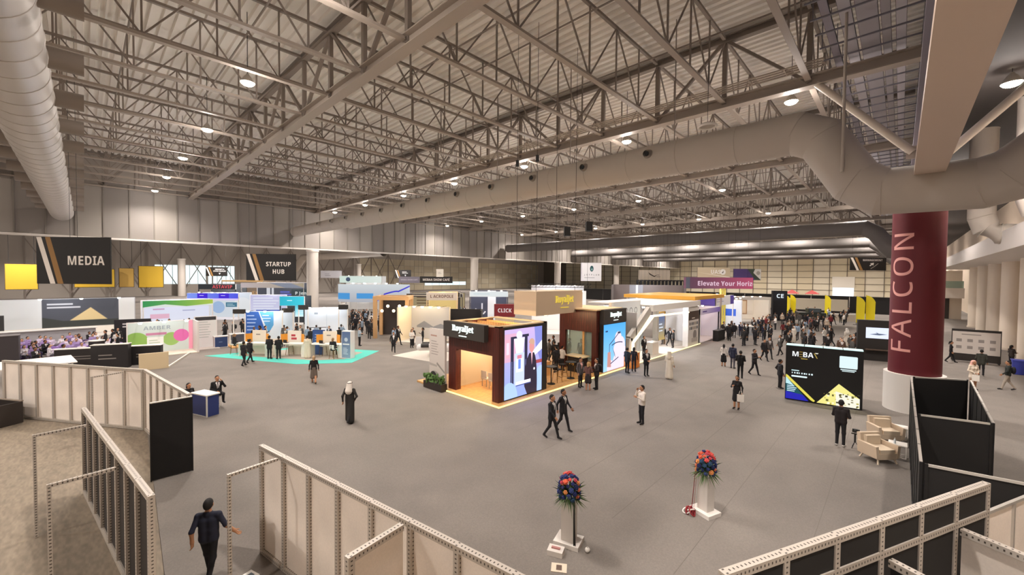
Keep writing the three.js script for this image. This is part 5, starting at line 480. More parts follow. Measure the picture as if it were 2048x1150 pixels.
{ const t = thing('card_box', 'white gift card box lying at near flower pedestal', 'box', [-5.62, 0, -7.45], 0.4); part(t, 'carton', boxc(0.36, 0.12, 0.26, 0, 0.06, 0), M(0xd9d2ca, 0.6)); part(t, 'ribbon_bow', boxc(0.2, 0.03, 0.06, 0, 0.135, 0), M(0xb07a74, 0.6));
  const u = thing('brochure', 'glossy cream brochure on floor before near flower pedestal', 'paper', [-5.28, 0, -7.12], 0.6); part(u, 'sheet', boxc(0.34, 0.012, 0.28, 0, 0.008, 0), M(0xe6d8c2, 0.5)); part(u, 'photo_print', boxc(0.12, 0.004, 0.16, 0, 0.015, 0), M(0x6d5a50, 0.5));
  const b = thing('paper_ball', 'small white round ball on carpet right of near flowers', 'ball', [-5.12, 0, -8.0]); part(b, 'ball', new THREE.IcosahedronGeometry(0.06, 2).translate(0, 0.06, 0), whiteM); part(b, 'sticker', cyl(0.025, 0.025, 0.004, 0, 0.119, 0, 10), M(0xb9b2aa, 0.5));
  const c = thing('fabric_heap', 'crumpled dark red ribbon heap at far flower pedestal', 'ribbon', [-3.95, 0, -11.3]); for (let i = 0; i < 7; i++) { const q = part(c, 'loop', new THREE.TorusGeometry(0.08 + rnd(0.05), 0.018, 6, 14), i < 5 ? M(0x8d1f26, 0.7) : whiteM); q.position.set(rnd(-0.12, 0.12), 0.05 + rnd(0.05), rnd(-0.1, 0.1)); q.rotation.set(rnd(0.9, 2), rnd(3), rnd(3)); }
  const w = thing('leaflet', 'white leaflet on concrete inside centre partition corner', 'paper', [-9.85, 0, -2.35], 0.3); part(w, 'sheet', boxc(0.3, 0.01, 0.22, 0, 0.006, 0), whiteM); part(w, 'print', boxc(0.12, 0.004, 0.12, 0, 0.012, 0), M(0x55606a, 0.6));
  const k = thing('white_table', 'white rounded table corner cut by bottom photo edge', 'table', [-8.2, 0, -1.05], 0.4); const s = new THREE.Shape(); s.absarc(0.3, 0.2, 0.2, 0, H); s.absarc(-0.3, 0.2, 0.2, H, 2 * H); s.absarc(-0.3, -0.2, 0.2, 2 * H, 3 * H); s.absarc(0.3, -0.2, 0.2, 3 * H, 4 * H); const g = new THREE.ExtrudeGeometry(s, { depth: 0.05, bevelEnabled: true, bevelSize: 0.02, bevelThickness: 0.02, bevelSegments: 3 }); g.rotateX(-H); g.translate(0, 0.74, 0); part(k, 'top', g, M(0xf0e6d6, 0.5)); part(k, 'stem', cyl(0.05, 0.05, 0.72, 0, 0.02, 0, 14), whiteM); part(k, 'foot', cyl(0.28, 0.28, 0.03, 0, 0, 0, 24), whiteM); }
// concourse on the right
const wr = struct('wall_right', box(9.6, 10, -0.4, 16.3, -191, 39.6), M(0xe0cfb9, 0.8));
{ const s = struct('trim_3', box(4.4, 9.6, 8.2, 9.4, -100, -14), M(0xe6e0da, 0.6)); const g = new THREE.CylinderGeometry(0.75, 0.75, 8.2, 32); g.translate(0, 4.1, 0);
  for (let k = 0; k < 6; k++) { const t = thing('column', ['round pale concourse column nearest right photo edge', 'second round pale concourse column from the right edge', 'third round pale concourse column from the right edge', 'fourth round pale concourse column from the right edge', 'fifth round pale concourse column, small', 'last round pale concourse column, beside the balcony door'][k], 'column', [7.6, 0, -43 - k * 8.2]); part(t, 'shaft', g, M(0xe6d8c6, 0.55)); part(t, 'base_ring', cyl(0.82, 0.82, 0.2, 0, 0, 0, 32), M(0xd6c8b6, 0.6)); }
  const t = thing('balcony', 'small pale balcony with glass rail at concourse end', 'balcony', [5.6, 0, -97]); part(t, 'deck', boxc(3.4, 1.6, 5, 0, 4.4, 0), M(0xe8ddd0, 0.6)); part(t, 'glass_rail', boxc(3.2, 1.1, 0.05, 0, 5.75, 2.4), new THREE.MeshPhysicalMaterial({ color: 0xcfe0d8, roughness: 0.1, transmission: 0.7, thickness: 0, transparent: true })); part(t, 'back_wall', boxc(3.6, 8.0, 0.3, 0, 4.0, -2.6), M(0xe2d5c4, 0.7)); part(t, 'door_leaf', boxc(1.6, 3.4, 0.1, -0.4, 1.7, -2.42), M(0x3c3733, 0.5)); }
{ const t = thing('info_board', 'wide white notice board with rows of grey blocks at right', 'board', [4.4, 0, -48.1]); part(t, 'board', boxc(2.6, 2.0, 0.08, 0, 1.55, 0), M(0x2e2a28, 0.6)); face(t, 'graphic', 2.5, 1.75, printMat(canvasTex(256, 180, (x, w, h) => { fill(x, '#e6ded6'); lines(x, '#9b938c', 50, 20, 150, 1, 6, 7); for (let r = 0; r < 2; r++) for (let c = 0; c < 4; c++) { fill(x, '#a39b96', 22 + c * 60, 60 + r * 56, 30, 24); } })), [0, 1.5, 0.046]); part(t, 'lower_panel', boxc(2.6, 0.5, 0.06, 0, 0.3, 0), M(0x38332f, 0.7)); for (const s of [-1, 1]) part(t, 'foot', boxc(0.08, 0.06, 0.7, s * 1.2, 0.03, 0), blackM); }
{ const t = thing('blue_bin', 'square blue plastic bin by the concourse wall', 'bin', [6.1, 0, -44.2]); const g = new THREE.CylinderGeometry(0.52, 0.42, 0.95, 4); g.rotateY(H / 2); g.translate(0, 0.48, 0); part(t, 'tub', g, M(0x3c46a8, 0.6)); part(t, 'rim', boxc(0.8, 0.06, 0.8, 0, 0.96, 0), M(0x4a55bd, 0.6)); }
// ================= people =================
const footprints = [];
function surfNets(f, lo, hi, h) {
  const n = [0, 1, 2].map((i) => Math.ceil((hi[i] - lo[i]) / h) + 1), [nx, ny, nz] = n, v = new Float32Array(nx * ny * nz), id = new Int32Array(nx * ny * nz).fill(-1), pos = [], idx = [];
  for (let k = 0, q = 0; k < nz; k++) for (let j = 0; j < ny; j++) for (let i = 0; i < nx; i++, q++) v[q] = f(lo[0] + i * h, lo[1] + j * h, lo[2] + k * h);
  const sx = 1, sy = nx, sz = nx * ny, co = [0, sx, sy, sx + sy, sz, sx + sz, sy + sz, sx + sy + sz], ed = [[0, 1], [2, 3], [4, 5], [6, 7], [0, 2], [1, 3], [4, 6], [5, 7], [0, 4], [1, 5], [2, 6], [3, 7]];
  for (let k = 0; k < nz - 1; k++) for (let j = 0; j < ny - 1; j++) for (let i = 0; i < nx - 1; i++) { const q = i + j * sy + k * sz; let m = 0; for (let c = 0; c < 8; c++) if (v[q + co[c]] < 0) m |= 1 << c; if (m === 0 || m === 255) continue;
    let a = 0, b = 0, c = 0, w = 0; for (const [e0, e1] of ed) { const i0 = (m >> e0) & 1, i1 = (m >> e1) & 1; if (i0 === i1) continue; const d0 = v[q + co[e0]], d1 = v[q + co[e1]], t = d0 / (d0 - d1), d = e1 - e0; a += (e0 & 1) + (d === 1 ? t : 0); b += ((e0 >> 1) & 1) + (d === 2 ? t : 0); c += ((e0 >> 2) & 1) + (d === 4 ? t : 0); w++; }
    id[q] = pos.length / 3; pos.push(lo[0] + (i + a / w) * h, lo[1] + (j + b / w) * h, lo[2] + (k + c / w) * h); }
  const quad = (a, b, c, d, flip) => { if (a < 0 || b < 0 || c < 0 || d < 0) return; if (flip) idx.push(a, c, b, a, d, c); else idx.push(a, b, c, a, c, d); };
  for (let k = 1; k < nz - 1; k++) for (let j = 1; j < ny - 1; j++) for (let i = 1; i < nx - 1; i++) { const q = i + j * sy + k * sz, s = v[q] < 0; if (s !== v[q + sx] < 0) quad(id[q - sy - sz], id[q - sz], id[q], id[q - sy], !s); if (s !== v[q + sy] < 0) quad(id[q - sx - sz], id[q - sx], id[q], id[q - sz], !s); if (s !== v[q + sz] < 0) quad(id[q - sx - sy], id[q - sy], id[q], id[q - sx], !s); }
  const nor = new Float32Array(pos.length), e = h * 0.5; for (let i = 0; i < pos.length; i += 3) { const [x, y, z] = [pos[i], pos[i + 1], pos[i + 2]]; const g = V(f(x + e, y, z) - f(x - e, y, z), f(x, y + e, z) - f(x, y - e, z), f(x, y, z + e) - f(x, y, z - e)).normalize(); nor[i] = g.x; nor[i + 1] = g.y; nor[i + 2] = g.z; }
  return { pos, nor, idx };
}
const cap = (a, b, ra, rb, c) => { const dx = b[0] - a[0], dy = b[1] - a[1], dz = b[2] - a[2]; return { a, b, ra, rb, c, dx, dy, dz, l2: dx * dx + dy * dy + dz * dz || 1e-9 }; };
const dcap = (s, x, y, z) => { const px = x - s.a[0], py = y - s.a[1], pz = z - s.a[2]; let t = (px * s.dx + py * s.dy + pz * s.dz) / s.l2; t = t < 0 ? 0 : t > 1 ? 1 : t; const ex = px - t * s.dx, ey = py - t * s.dy, ez = pz - t * s.dz; return Math.sqrt(ex * ex + ey * ey + ez * ez) - (s.ra + (s.rb - s.ra) * t); };
const field = (list, k) => (x, y, z) => { let d = 9; for (const s of list) { const e = s.f ? s.f(x, y, z) : dcap(s, x, y, z); if (e > d + k) continue; const h = Math.max(k - Math.abs(d - e), 0) / k; d = Math.min(d, e) - h * h * k * 0.25; } return d; };
const ell = (c, r) => (x, y, z) => { const a = (x - c[0]) / r[0], b = (y - c[1]) / r[1], d = (z - c[2]) / r[2]; return (Math.sqrt(a * a + b * b + d * d) - 1) * Math.min(...r); };
const skinM = new THREE.MeshStandardMaterial({ vertexColors: true, roughness: 0.8 });
const col = (h) => { const c = new THREE.Color(h); return [c.r, c.g, c.b]; };
function toGeo(parts) {   // [{net, color(x,y,z)}]
  const P = [], N = [], C = [], I = []; let off = 0;
  for (const { net, color } of parts) { P.push(...net.pos); for (const q of net.nor) N.push(q); for (let i = 0; i < net.pos.length; i += 3) C.push(...color(net.pos[i], net.pos[i + 1], net.pos[i + 2])); for (const q of net.idx) I.push(q + off); off += net.pos.length / 3; }
  const g = new THREE.BufferGeometry(); g.setAttribute('position', new THREE.Float32BufferAttribute(P, 3)); g.setAttribute('normal', new THREE.Float32BufferAttribute(N, 3)); g.setAttribute('color', new THREE.Float32BufferAttribute(C, 3)); g.setAttribute('uv', new THREE.Float32BufferAttribute(new Float32Array(P.length / 3 * 2), 2)); g.setIndex(I); return g;
}
function figure(o) {
  const { pose = 'stand', aL = 'down', aR = 'down', fit = 'suit', near = false } = o, c = { top: 0x1d1c20, bottom: 0x1b1a1d, skin: 0xb58463, hair: 0x191513, shoe: 0x141212, shirt: 0xe4e0dc, tie: 0x2a2430, scarf: 0xe8e3dc, ...o.c }, K = {}; for (const q in c) K[q] = col(c[q]);
  const sit = pose === 'sit', sh = o.seat || 0.46, dy = sit ? sh + 0.1 - 0.95 : 0, up = (p) => [p[0], p[1] + dy, p[2]], B = [], female = o.female, sw = female ? 0.165 : 0.185, robe = fit === 'robe';
  const legs = pose === 'walk' ? [[[0.09, 0.52, 0.13], [0.09, 0.1, 0.24], [0.09, 0.05, 0.38]], [[-0.09, 0.52, -0.05], [-0.09, 0.15, -0.3], [-0.09, 0.05, -0.17]]] : sit ? [1, -1].map((s) => [[s * 0.12, sh + 0.07, 0.42], [s * 0.12, 0.1 + (sh > 0.6 ? 0.25 : 0), 0.4], [s * 0.13, 0.05 + (sh > 0.6 ? 0.25 : 0), 0.54]]) : [1, -1].map((s) => [[s * 0.095, 0.51, 0.015], [s * 0.1, 0.09, -0.01], [s * 0.12, 0.045, 0.14]]);
  const lower = fit === 'skirt' ? 'skin' : 'bottom', th = female ? 0.078 : 0.085;
  legs.forEach((l, i) => { const s = i ? -1 : 1; B.push(cap(up([s * 0.085, 0.93, 0]), l[0], th + 0.005, 0.062, lower), cap(l[0], l[1], 0.062, 0.046, lower), cap([l[1][0], l[1][1] - 0.03, l[1][2]], l[2], 0.045, 0.034, 'shoe')); });
  const hem = fit === 'suit' ? 0.84 : 0.93; for (const s of [-1, 1]) B.push(cap(up([s * 0.075, 1.3, 0]), up([s * 0.07, 1.1, 0]), female ? 0.1 : 0.118, female ? 0.09 : 0.108, 'top'), cap(up([s * 0.07, 1.1, 0]), up([s * 0.075, hem, 0]), female ? 0.09 : 0.108, fit === 'suit' ? 0.122 : 0.11, 'top'), cap(up([s * 0.02, 1.42, -0.01]), up([s * sw, 1.4, -0.01]), 0.06, 0.062, 'top'));
  if (female) for (const s of [-1, 1]) B.push(cap(up([s * 0.07, 1.27, 0.07]), up([s * 0.07, 1.26, 0.08]), 0.06, 0.055, 'top'));
  if (robe && !sit) for (const s of [-1, 1]) B.push(cap([s * 0.07, 1.1, 0], [s * 0.1, 0.14, pose === 'walk' ? s * 0.1 : 0], 0.12, 0.15, 'top'));
  if (fit === 'skirt' && !sit) for (const s of [-1, 1]) B.push(cap([s * 0.06, 0.97, 0], [s * 0.085, o.hem || 0.55, 0], 0.11, 0.13, 'bottom'));
  const arms = { down: [[0.25, 1.13, -0.04], [0.26, 0.9, 0.05]], swingF: [[0.24, 1.14, 0.06], [0.22, 0.96, 0.24]], swingB: [[0.25, 1.15, -0.14], [0.25, 0.93, -0.12]], phone: [[0.24, 1.13, 0.07], [0.1, 1.25, 0.3]], call: [[0.28, 1.2, 0.14], [0.13, 1.5, 0.16]], front: [[0.25, 1.13, 0.0], [0.07, 1.03, 0.22]], cross: [[0.25, 1.15, 0.05], [-0.05, 1.16, 0.2]], out: [[0.32, 1.16, -0.02], [0.45, 0.98, 0.05]], hip: [[0.36, 1.16, -0.08], [0.2, 0.98, 0.04]] };
  const hands = []; for (const [s, k] of [[1, aL], [-1, aR]]) { const [e, w] = arms[k].map((p) => up([p[0] * s, p[1], p[2]])); const short = fit === 'tee'; B.push(cap(up([s * sw, 1.4, -0.01]), e, female ? 0.05 : 0.058, female ? 0.04 : 0.047, 'top'), cap(e, w, female ? 0.038 : 0.045, 0.033, short ? 'skin' : 'top')); const d = V(w[0] - e[0], w[1] - e[1], w[2] - e[2]).normalize(); hands.push({ s, w, d }); B.push(cap(w, [w[0] + d.x * 0.09, w[1] + d.y * 0.09, w[2] + d.z * 0.09], 0.03, near ? 0.03 : 0.035, 'skin')); }
  const hc = up([0, 1.625, 0.015]); B.push(cap(up([0, 1.47, -0.012]), up([0, 1.56, 0]), 0.054, 0.052, 'skin'), cap(up([0, 1.44, -0.02]), up([0, 1.445, -0.02]), 0.068, 0.066, 'top'));
  const head = [{ f: ell(hc, [0.078, 0.112, 0.098]) }, cap(up([0, 1.55, 0.05]), up([0, 1.545, 0.062]), 0.045, 0.04)]; if (near) head.push(cap(up([0, 1.635, 0.105]), up([0, 1.6, 0.128]), 0.011, 0.017), cap(up([-0.03, 1.652, 0.095]), up([0.03, 1.652, 0.095]), 0.014, 0.014), cap(up([0.078, 1.635, 0.0]), up([0.08, 1.6, 0]), 0.02, 0.014), cap(up([-0.078, 1.635, 0]), up([-0.08, 1.6, 0]), 0.02, 0.014), cap(up([-0.02, 1.572, 0.1]), up([0.02, 1.572, 0.1]), 0.012, 0.012));
  const bodyF = field(near ? B : [...B, { f: field(head, 0.02), c: 'skin' }], 0.035), cell = o.cell || (near ? 0.017 : 0.034);
  const shade = (x, y, z) => { let best = 9, k = 'top'; for (const s of B) { const d = dcap(s, x, y, z); if (d < best) { best = d; k = s.c; } } if (!near && ell(hc, [0.085, 0.12, 0.105])(x, y, z) < 0.02 && y > up([0, 1.5, 0])[1]) k = 'skin'; const yy = y - dy; if (k === 'top' && fit === 'suit' && z > 0.05 && yy > 1.06 && Math.abs(x) < (yy - 1.06) * 0.24) k = c.notie || Math.abs(x) > 0.022 ? 'shirt' : 'tie'; return K[k]; };
  const top = up([0, 1.8, 0])[1], parts = [{ net: surfNets(bodyF, [-0.56, -0.06, -0.5], [0.56, top, 0.66], cell), color: shade }];
  if (near) {
    parts.push({ net: surfNets(field(head, 0.018), [-0.13, hc[1] - 0.16, -0.14], [0.13, hc[1] + 0.15, 0.19], 0.0085), color: (x, y, z) => { const yy = y - dy; if (z > 0.07) { if (Math.hypot(Math.abs(x) - 0.033, (yy - 1.632) * 1.6) < 0.012) return [0.02, 0.015, 0.01]; if (Math.abs(yy - 1.572) < 0.008 && Math.abs(x) < 0.024) return [0.28, 0.08, 0.06]; if (Math.abs(yy - 1.655) < 0.007 && Math.abs(x) > 0.014 && Math.abs(x) < 0.05) return K.hair; if (c.beard && yy < 1.585) return K.hair; } return K.skin; } });
    for (const { s, w, d } of hands) { const side = V().crossVectors(d, V(0, 0, 1)).lengthSq() > 0.05 ? V(0, 0, 1).addScaledVector(d, -d.z).normalize() : V(1, 0, 0), nrm = V().crossVectors(d, side).multiplyScalar(s), at = (a, b, n) => [w[0] + d.x * a + side.x * b + nrm.x * n, w[1] + d.y * a + side.y * b + nrm.y * n, w[2] + d.z * a + side.z * b + nrm.z * n], Hn = [];
      for (const b of [-0.024, 0, 0.024]) Hn.push(cap(at(0.0, b * 0.6, 0), at(0.088, b, 0), 0.02, 0.016)); [[-0.034, 0.06], [-0.012, 0.075], [0.012, 0.08], [0.034, 0.072]].forEach(([b, l]) => { const m = at(0.088 + l * 0.55, b * 1.15, -0.008); Hn.push(cap(at(0.082, b, 0), m, 0.0105, 0.009), cap(m, at(0.088 + l * 0.92, b * 1.15, -0.034), 0.009, 0.0075)); }); const tm = at(0.06, 0.056, -0.012); Hn.push(cap(at(0.02, 0.026, 0), tm, 0.014, 0.011), cap(tm, at(0.088, 0.062, -0.03), 0.011, 0.009));
      const lo = [9, 9, 9], hi = [-9, -9, -9]; for (const q of Hn) for (const p of [q.a, q.b]) p.forEach((v, i) => { lo[i] = Math.min(lo[i], v - 0.035); hi[i] = Math.max(hi[i], v + 0.035); }); parts.push({ net: surfNets(field(Hn, 0.008), lo, hi, 0.0062), color: () => K.skin }); } }
  const g = new THREE.Group(); part(g, 'body', toGeo(parts), skinM);
  const hcell = near ? 0.011 : 0.026, box3 = [[-0.24, hc[1] - 0.42, -0.26], [0.24, hc[1] + 0.17, 0.2]];
  if (o.hair === 'scarf' || o.hair === 'veil') { const sc = K.scarf, list = [{ f: ell([0, hc[1] + 0.005, -0.005], [0.1, 0.128, 0.122]) }, cap([0, hc[1], -0.03], [0, hc[1] - 0.26, -0.07], 0.11, 0.155)], F = field(list, 0.05), fn = (x, y, z) => Math.max(F(x, y, z), (z - 0.045) * 0.96 - (y - hc[1]) * (y > hc[1] ? 0.5 : 0.12)); part(g, 'headscarf', toGeo([{ net: surfNets(fn, ...box3, hcell), color: () => sc }]), skinM); if (o.hair === 'scarf') part(g, 'head_cord', new THREE.TorusGeometry(0.098, 0.013, 6, 20).rotateX(Math.PI / 2).scale(1, 1, 1.18).translate(0, hc[1] + 0.07, -0.01), blackM); }
  else if (o.hair !== 'bald') { const list = [{ f: ell([0, hc[1] + 0.006, -0.008], [0.09, 0.124, 0.112]) }]; if (o.hair === 'long') list.push(cap([0, hc[1], -0.06], [0, hc[1] - 0.26, -0.1], 0.085, 0.07)); const F = field(list, 0.03), fn = (x, y, z) => Math.max(F(x, y, z), (z - 0.02) * 0.83 - (y - hc[1] - 0.02) * 0.75, o.hair === 'long' ? -9 : hc[1] - 0.095 - y); part(g, 'hair', toGeo([{ net: surfNets(fn, ...box3, hcell), color: () => K.hair }]), skinM); }
  if (o.pack) { const q = new THREE.SphereGeometry(0.2, 14, 10); q.scale(0.75, 1.1, 0.5); part(g, 'backpack', q.translate(0, up([0, 1.2, 0])[1], -0.2), M(o.pack, 0.8)); }
  if (o.lanyard) part(g, 'badge', boxc(0.09, 0.12, 0.01, 0, up([0, 1.08, 0])[1], 0.135), whiteM);
  return g;
}
const stretch = (g, h) => g.scale.setScalar(h / 1.75);
function person(label, x, z, rel, o, h = 1.75, y = 0) { const g = figure({ near: true, ...o }); g.name = numbered('person'); g.position.set(x, y, z); g.rotation.y = Math.atan2(-x, -z) + rel; stretch(g, h); g.userData = { label, category: 'person' }; scene.add(g); return g; }
const navy = { top: 0x1a2036 }, PI = Math.PI;
person('man in navy polo and dark trousers walking away at bottom left', -10.3, -1.72, 2.75, { fit: 'tee', pose: 'walk', aR: 'out', aL: 'swingB', c: { top: 0x1c2033, bottom: 0x131217 } }, 1.74);
person('person in dark robe with white headscarf walking across the open carpet', -17.18, -7.89, 2.6, { fit: 'robe', pose: 'walk', hair: 'scarf', aL: 'swingB', aR: 'hip', c: { top: 0x24211f, scarf: 0xe6ddd2, shoe: 0x191716 } }, 1.8);
person('blonde woman in black top and taupe skirt walking near teal rug', -24.9, -9.27, PI, { fit: 'skirt', female: 1, pose: 'walk', hair: 'long', hem: 0.42, c: { top: 0x1a1818, bottom: 0x6d6157, hair: 0xa88a66 } }, 1.66);
person('man in dark suit and white shirt walking alone in centre aisle', -30.43, -17.7, 0.1, { pose: 'walk', aL: 'swingF', aR: 'swingB', c: { notie: 1 } }, 1.72);
person('man in black suit walking left in front of teal island', -33.06, -7.62, 2.5, { pose: 'walk', aL: 'swingF', aR: 'swingB' }, 1.75);
person('second man walking just behind the black-suited man by teal island', -33.89, -8.19, 2.2, { pose: 'walk' }, 1.75);
person('left one of two dark-suited men standing at the island desks', -34.5, -9.62, 2.6, { aL: 'front', aR: 'front' }, 1.8);
person('right one of two dark-suited men standing at the island desks', -34.0, -10.1, 3.4, { aL: 'front' }, 1.76);
person('man in cream robe standing between middle and right desks', -32.8, -11.75, 2.9, { fit: 'robe', c: { top: 0xe3d5bf }, aL: 'front', aR: 'front' }, 1.78);
person('seated person in black jacket on a stool at right desk', -31.15, -13.0, 2.8, { pose: 'sit', seat: 0.78, aL: 'front', aR: 'front', fit: 'suit', hair: 'long', c: { hair: 0x8a6a48 } }, 1.7);
stoolAt('white bar stool under the seated person in black', [-31.2, 0.02, -13.05], 3.6, M(0xe8e4dc, 0.6));
person('seated person in black on stool at left end of island', -38.55, -8.25, 1.9, { pose: 'sit', seat: 0.8, aL: 'front', aR: 'front', hair: 'long', c: { hair: 0x8f7458 } }, 1.7);
person('man in light blue shirt with folded arms beside teal rug', -35.35, -17.14, 1.2, { fit: 'shirt', aL: 'cross', aR: 'cross', c: { top: 0x9fabb8, bottom: 0x17161a } }, 1.72);
person('man in black suit striding left, front one of the close pair', -9.85, -12.7, 1.1, { pose: 'walk', aL: 'swingB', aR: 'swingF' }, 1.76);
person('man in black suit walking behind the striding man', -10.01, -13.66, 1.0, { pose: 'walk', aL: 'swingF', aR: 'swingB', c: { skin: 0x9a6b4d } }, 1.76);
person('man in white shirt and black trousers raising his phone', -8.05, -16.75, -1.0, { fit: 'shirt', aL: 'phone', aR: 'call', c: { top: 0xe6dcd0, bottom: 0x16151a } }, 1.72);
person('man in dark suit standing right of the orange counter', -11.85, -25.19, 0.6, { aL: 'front', aR: 'front' }, 1.78);
person('man in white robe and pale headscarf right of the orange counter', -10.46, -25.49, 2.7, { fit: 'robe', hair: 'scarf', aL: 'front', c: { top: 0xe6dccb, scarf: 0xded2be } }, 1.78);
person('man in grey jacket and pink shirt, left of the trio', -13.31, -19.78, 0.9, { c: { top: 0x55504e, shirt: 0xd9a49a, notie: 1 }, aL: 'front' }, 1.76);
person('blonde woman in brown jacket and dark skirt within the trio', -12.64, -19.58, 3.0, { fit: 'skirt', female: 1, hair: 'long', aL: 'front', aR: 'front', c: { top: 0x6a4a40, bottom: 0x2c2420, hair: 0xb08a5a, shoe: 0xb98f74 } }, 1.64);
person('man with a black backpack, right of the trio', -12.41, -20.1, -1.2, { pack: 0x19181a, aL: 'front', aR: 'phone', c: { top: 0x2b2422 } }, 1.8);
person('left of two dark-clothed visitors at the orange counter', -13.1, -25.0, 2.4, { aL: 'front' }, 1.74);
person('right of two dark-clothed visitors at the orange counter', -13.0, -25.75, 2.9, { female: 1, hair: 'long', fit: 'shirt', c: { top: 0x2a2426 } }, 1.68);
person('long-haired woman in black dress with white tote in open carpet', -5.67, -22.01, -0.3, { fit: 'skirt', female: 1, hair: 'long', hem: 0.5, aR: 'phone', aL: 'down', c: { top: 0x1c1a1c, bottom: 0x1d1b1d } }, 1.66);
person('woman with long black hair in white top and black skirt', -9.16, -32.0, PI, { fit: 'skirt', female: 1, hair: 'long', hem: 0.45, aL: 'phone', c: { top: 0xd8d0c8, bottom: 0x151416 } }, 1.64);
person('man in navy jacket standing behind man in black shirt', -8.49, -31.75, 2.7, { c: { top: 0x20253c, bottom: 0x55525c } }, 1.78);
person('man in plain black shirt standing with back turned in aisle', -7.28, -28.92, PI, { fit: 'tee', aL: 'front', aR: 'front', c: { top: 0x121113, bottom: 0x121113 } }, 1.8);
person('man in dark vest walking left holding a camera', -6.89, -30.65, 1.0, { pose: 'walk', fit: 'shirt', aR: 'phone', aL: 'phone', c: { top: 0x2a272b, bottom: 0x1b1a1e } }, 1.74);
person('dark-clothed walker, front one of pair right of the vest man', -7.53, -36.46, 0.7, { pose: 'walk', c: { shirt: 0x332c2a } }, 1.72);
person('grey-jacketed walker behind the front one of pair', -7.44, -37.67, 0.5, { pose: 'walk', c: { top: 0x4a4442 } }, 1.76);
person('man in grey jacket walking left of the LED sign', -7.13, -40.07, -0.9, { pose: 'walk', aL: 'call', c: { top: 0x4b4845, bottom: 0x1e1d20 } }, 1.74);
person('left of two dark suits standing before the white stand aisle', -10.8, -43.81, 2.5, { aL: 'front' }, 1.76);
person('right of two dark suits standing before the white stand aisle', -10.0, -44.6, 2.2, {}, 1.76);
person('man in black shirt with white shoes beside the armchairs', -1.52, -19.96, 3.0, { fit: 'tee', aL: 'phone', aR: 'front', hair: 'short', c: { top: 0x1a1213, bottom: 0x131114, shoe: 0xe0dcd6 } }, 1.8);
person('woman in white patterned robe and pink headscarf on the concourse', 3.24, -35.9, 0.6, { fit: 'skirt', female: 1, hair: 'veil', hem: 0.75, aL: 'front', aR: 'front', c: { top: 0xd9cbb8, bottom: 0xd3c6b6, scarf: 0xd8a79a } }, 1.74);
person('man in dark vest standing before the notice board', 4.1, -41.7, PI, { aL: 'front', c: { top: 0x35362f } }, 1.76);
person('man with dark backpack striding across the concourse', 4.7, -37.2, -1.4, { pose: 'walk', pack: 0x1a1a1c, aL: 'swingF', aR: 'swingB', fit: 'shirt', c: { top: 0x1e2420, bottom: 0xa59a8c } }, 1.74);
person('woman at right end of the notice board', 6.1, -47.3, 2.4, { female: 1, hair: 'long', fit: 'shirt', aL: 'cross', aR: 'cross', c: { top: 0x3a302c } }, 1.66);
person('dark-clothed visitor walking at left end of notice board', 3.0, -46.6, 1.6, { pose: 'walk', hair: 'long', female: 1, fit: 'shirt' }, 1.68);
person('woman with dark hair sitting behind the small blue counter', -23.9, -3.3, 0.5, { pose: 'sit', seat: 0.5, female: 1, hair: 'long', aL: 'front', aR: 'front', fit: 'shirt', c: { top: 0x1c1b1d } }, 1.66);
person('man in black sitting at the small blue counter, hand raised', -23.7, -4.35, 0.3, { pose: 'sit', seat: 0.62, aL: 'call', aR: 'front', c: { top: 0x141315 } }, 1.76);
for (const [x, z, s, l] of [[-23.95, -3.35, 0.44, 'white stool under the woman behind blue counter'], [-23.75, -4.4, 0.56, 'white stool under the man behind blue counter']]) { const t = thing('low_stool', l, 'stool', [x, 0, z]); part(t, 'seat', cyl(0.18, 0.18, 0.04, 0, s - 0.04, 0, 18), whiteM); for (let i = 0; i < 4; i++) part(t, 'leg', bar(V(Math.cos(i * H) * 0.12, s - 0.04, Math.sin(i * H) * 0.12), V(Math.cos(i * H) * 0.18, 0, Math.sin(i * H) * 0.18), 0.025), whiteM); }
person('dark figure partly hidden behind left edge of LED sign', -4.95, -28.0, 2.0, { aL: 'hip' }, 1.72);
for (const [l, x, z, c, r, y] of [['white tote bag held by the long-haired woman in black', -5.45, -21.8, 0xe8e2d8, 0.2, 0.62], ['white tote bag with black print carried on the concourse', 3.3, -35.55, 0xe6e0d6, 0.3, 0.75]]) { const t = thing('tote_bag', l, 'bag', [x, y, z], Math.atan2(-x, -z)); part(t, 'pouch', boxc(0.3, 0.34, 0.08, 0, 0.0, 0), M(c, 0.8)); for (const s of [-1, 1]) part(t, 'handle', bar(V(s * 0.08, 0.16, 0), V(s * 0.03, 0.36, 0), 0.02), M(c, 0.8)); }

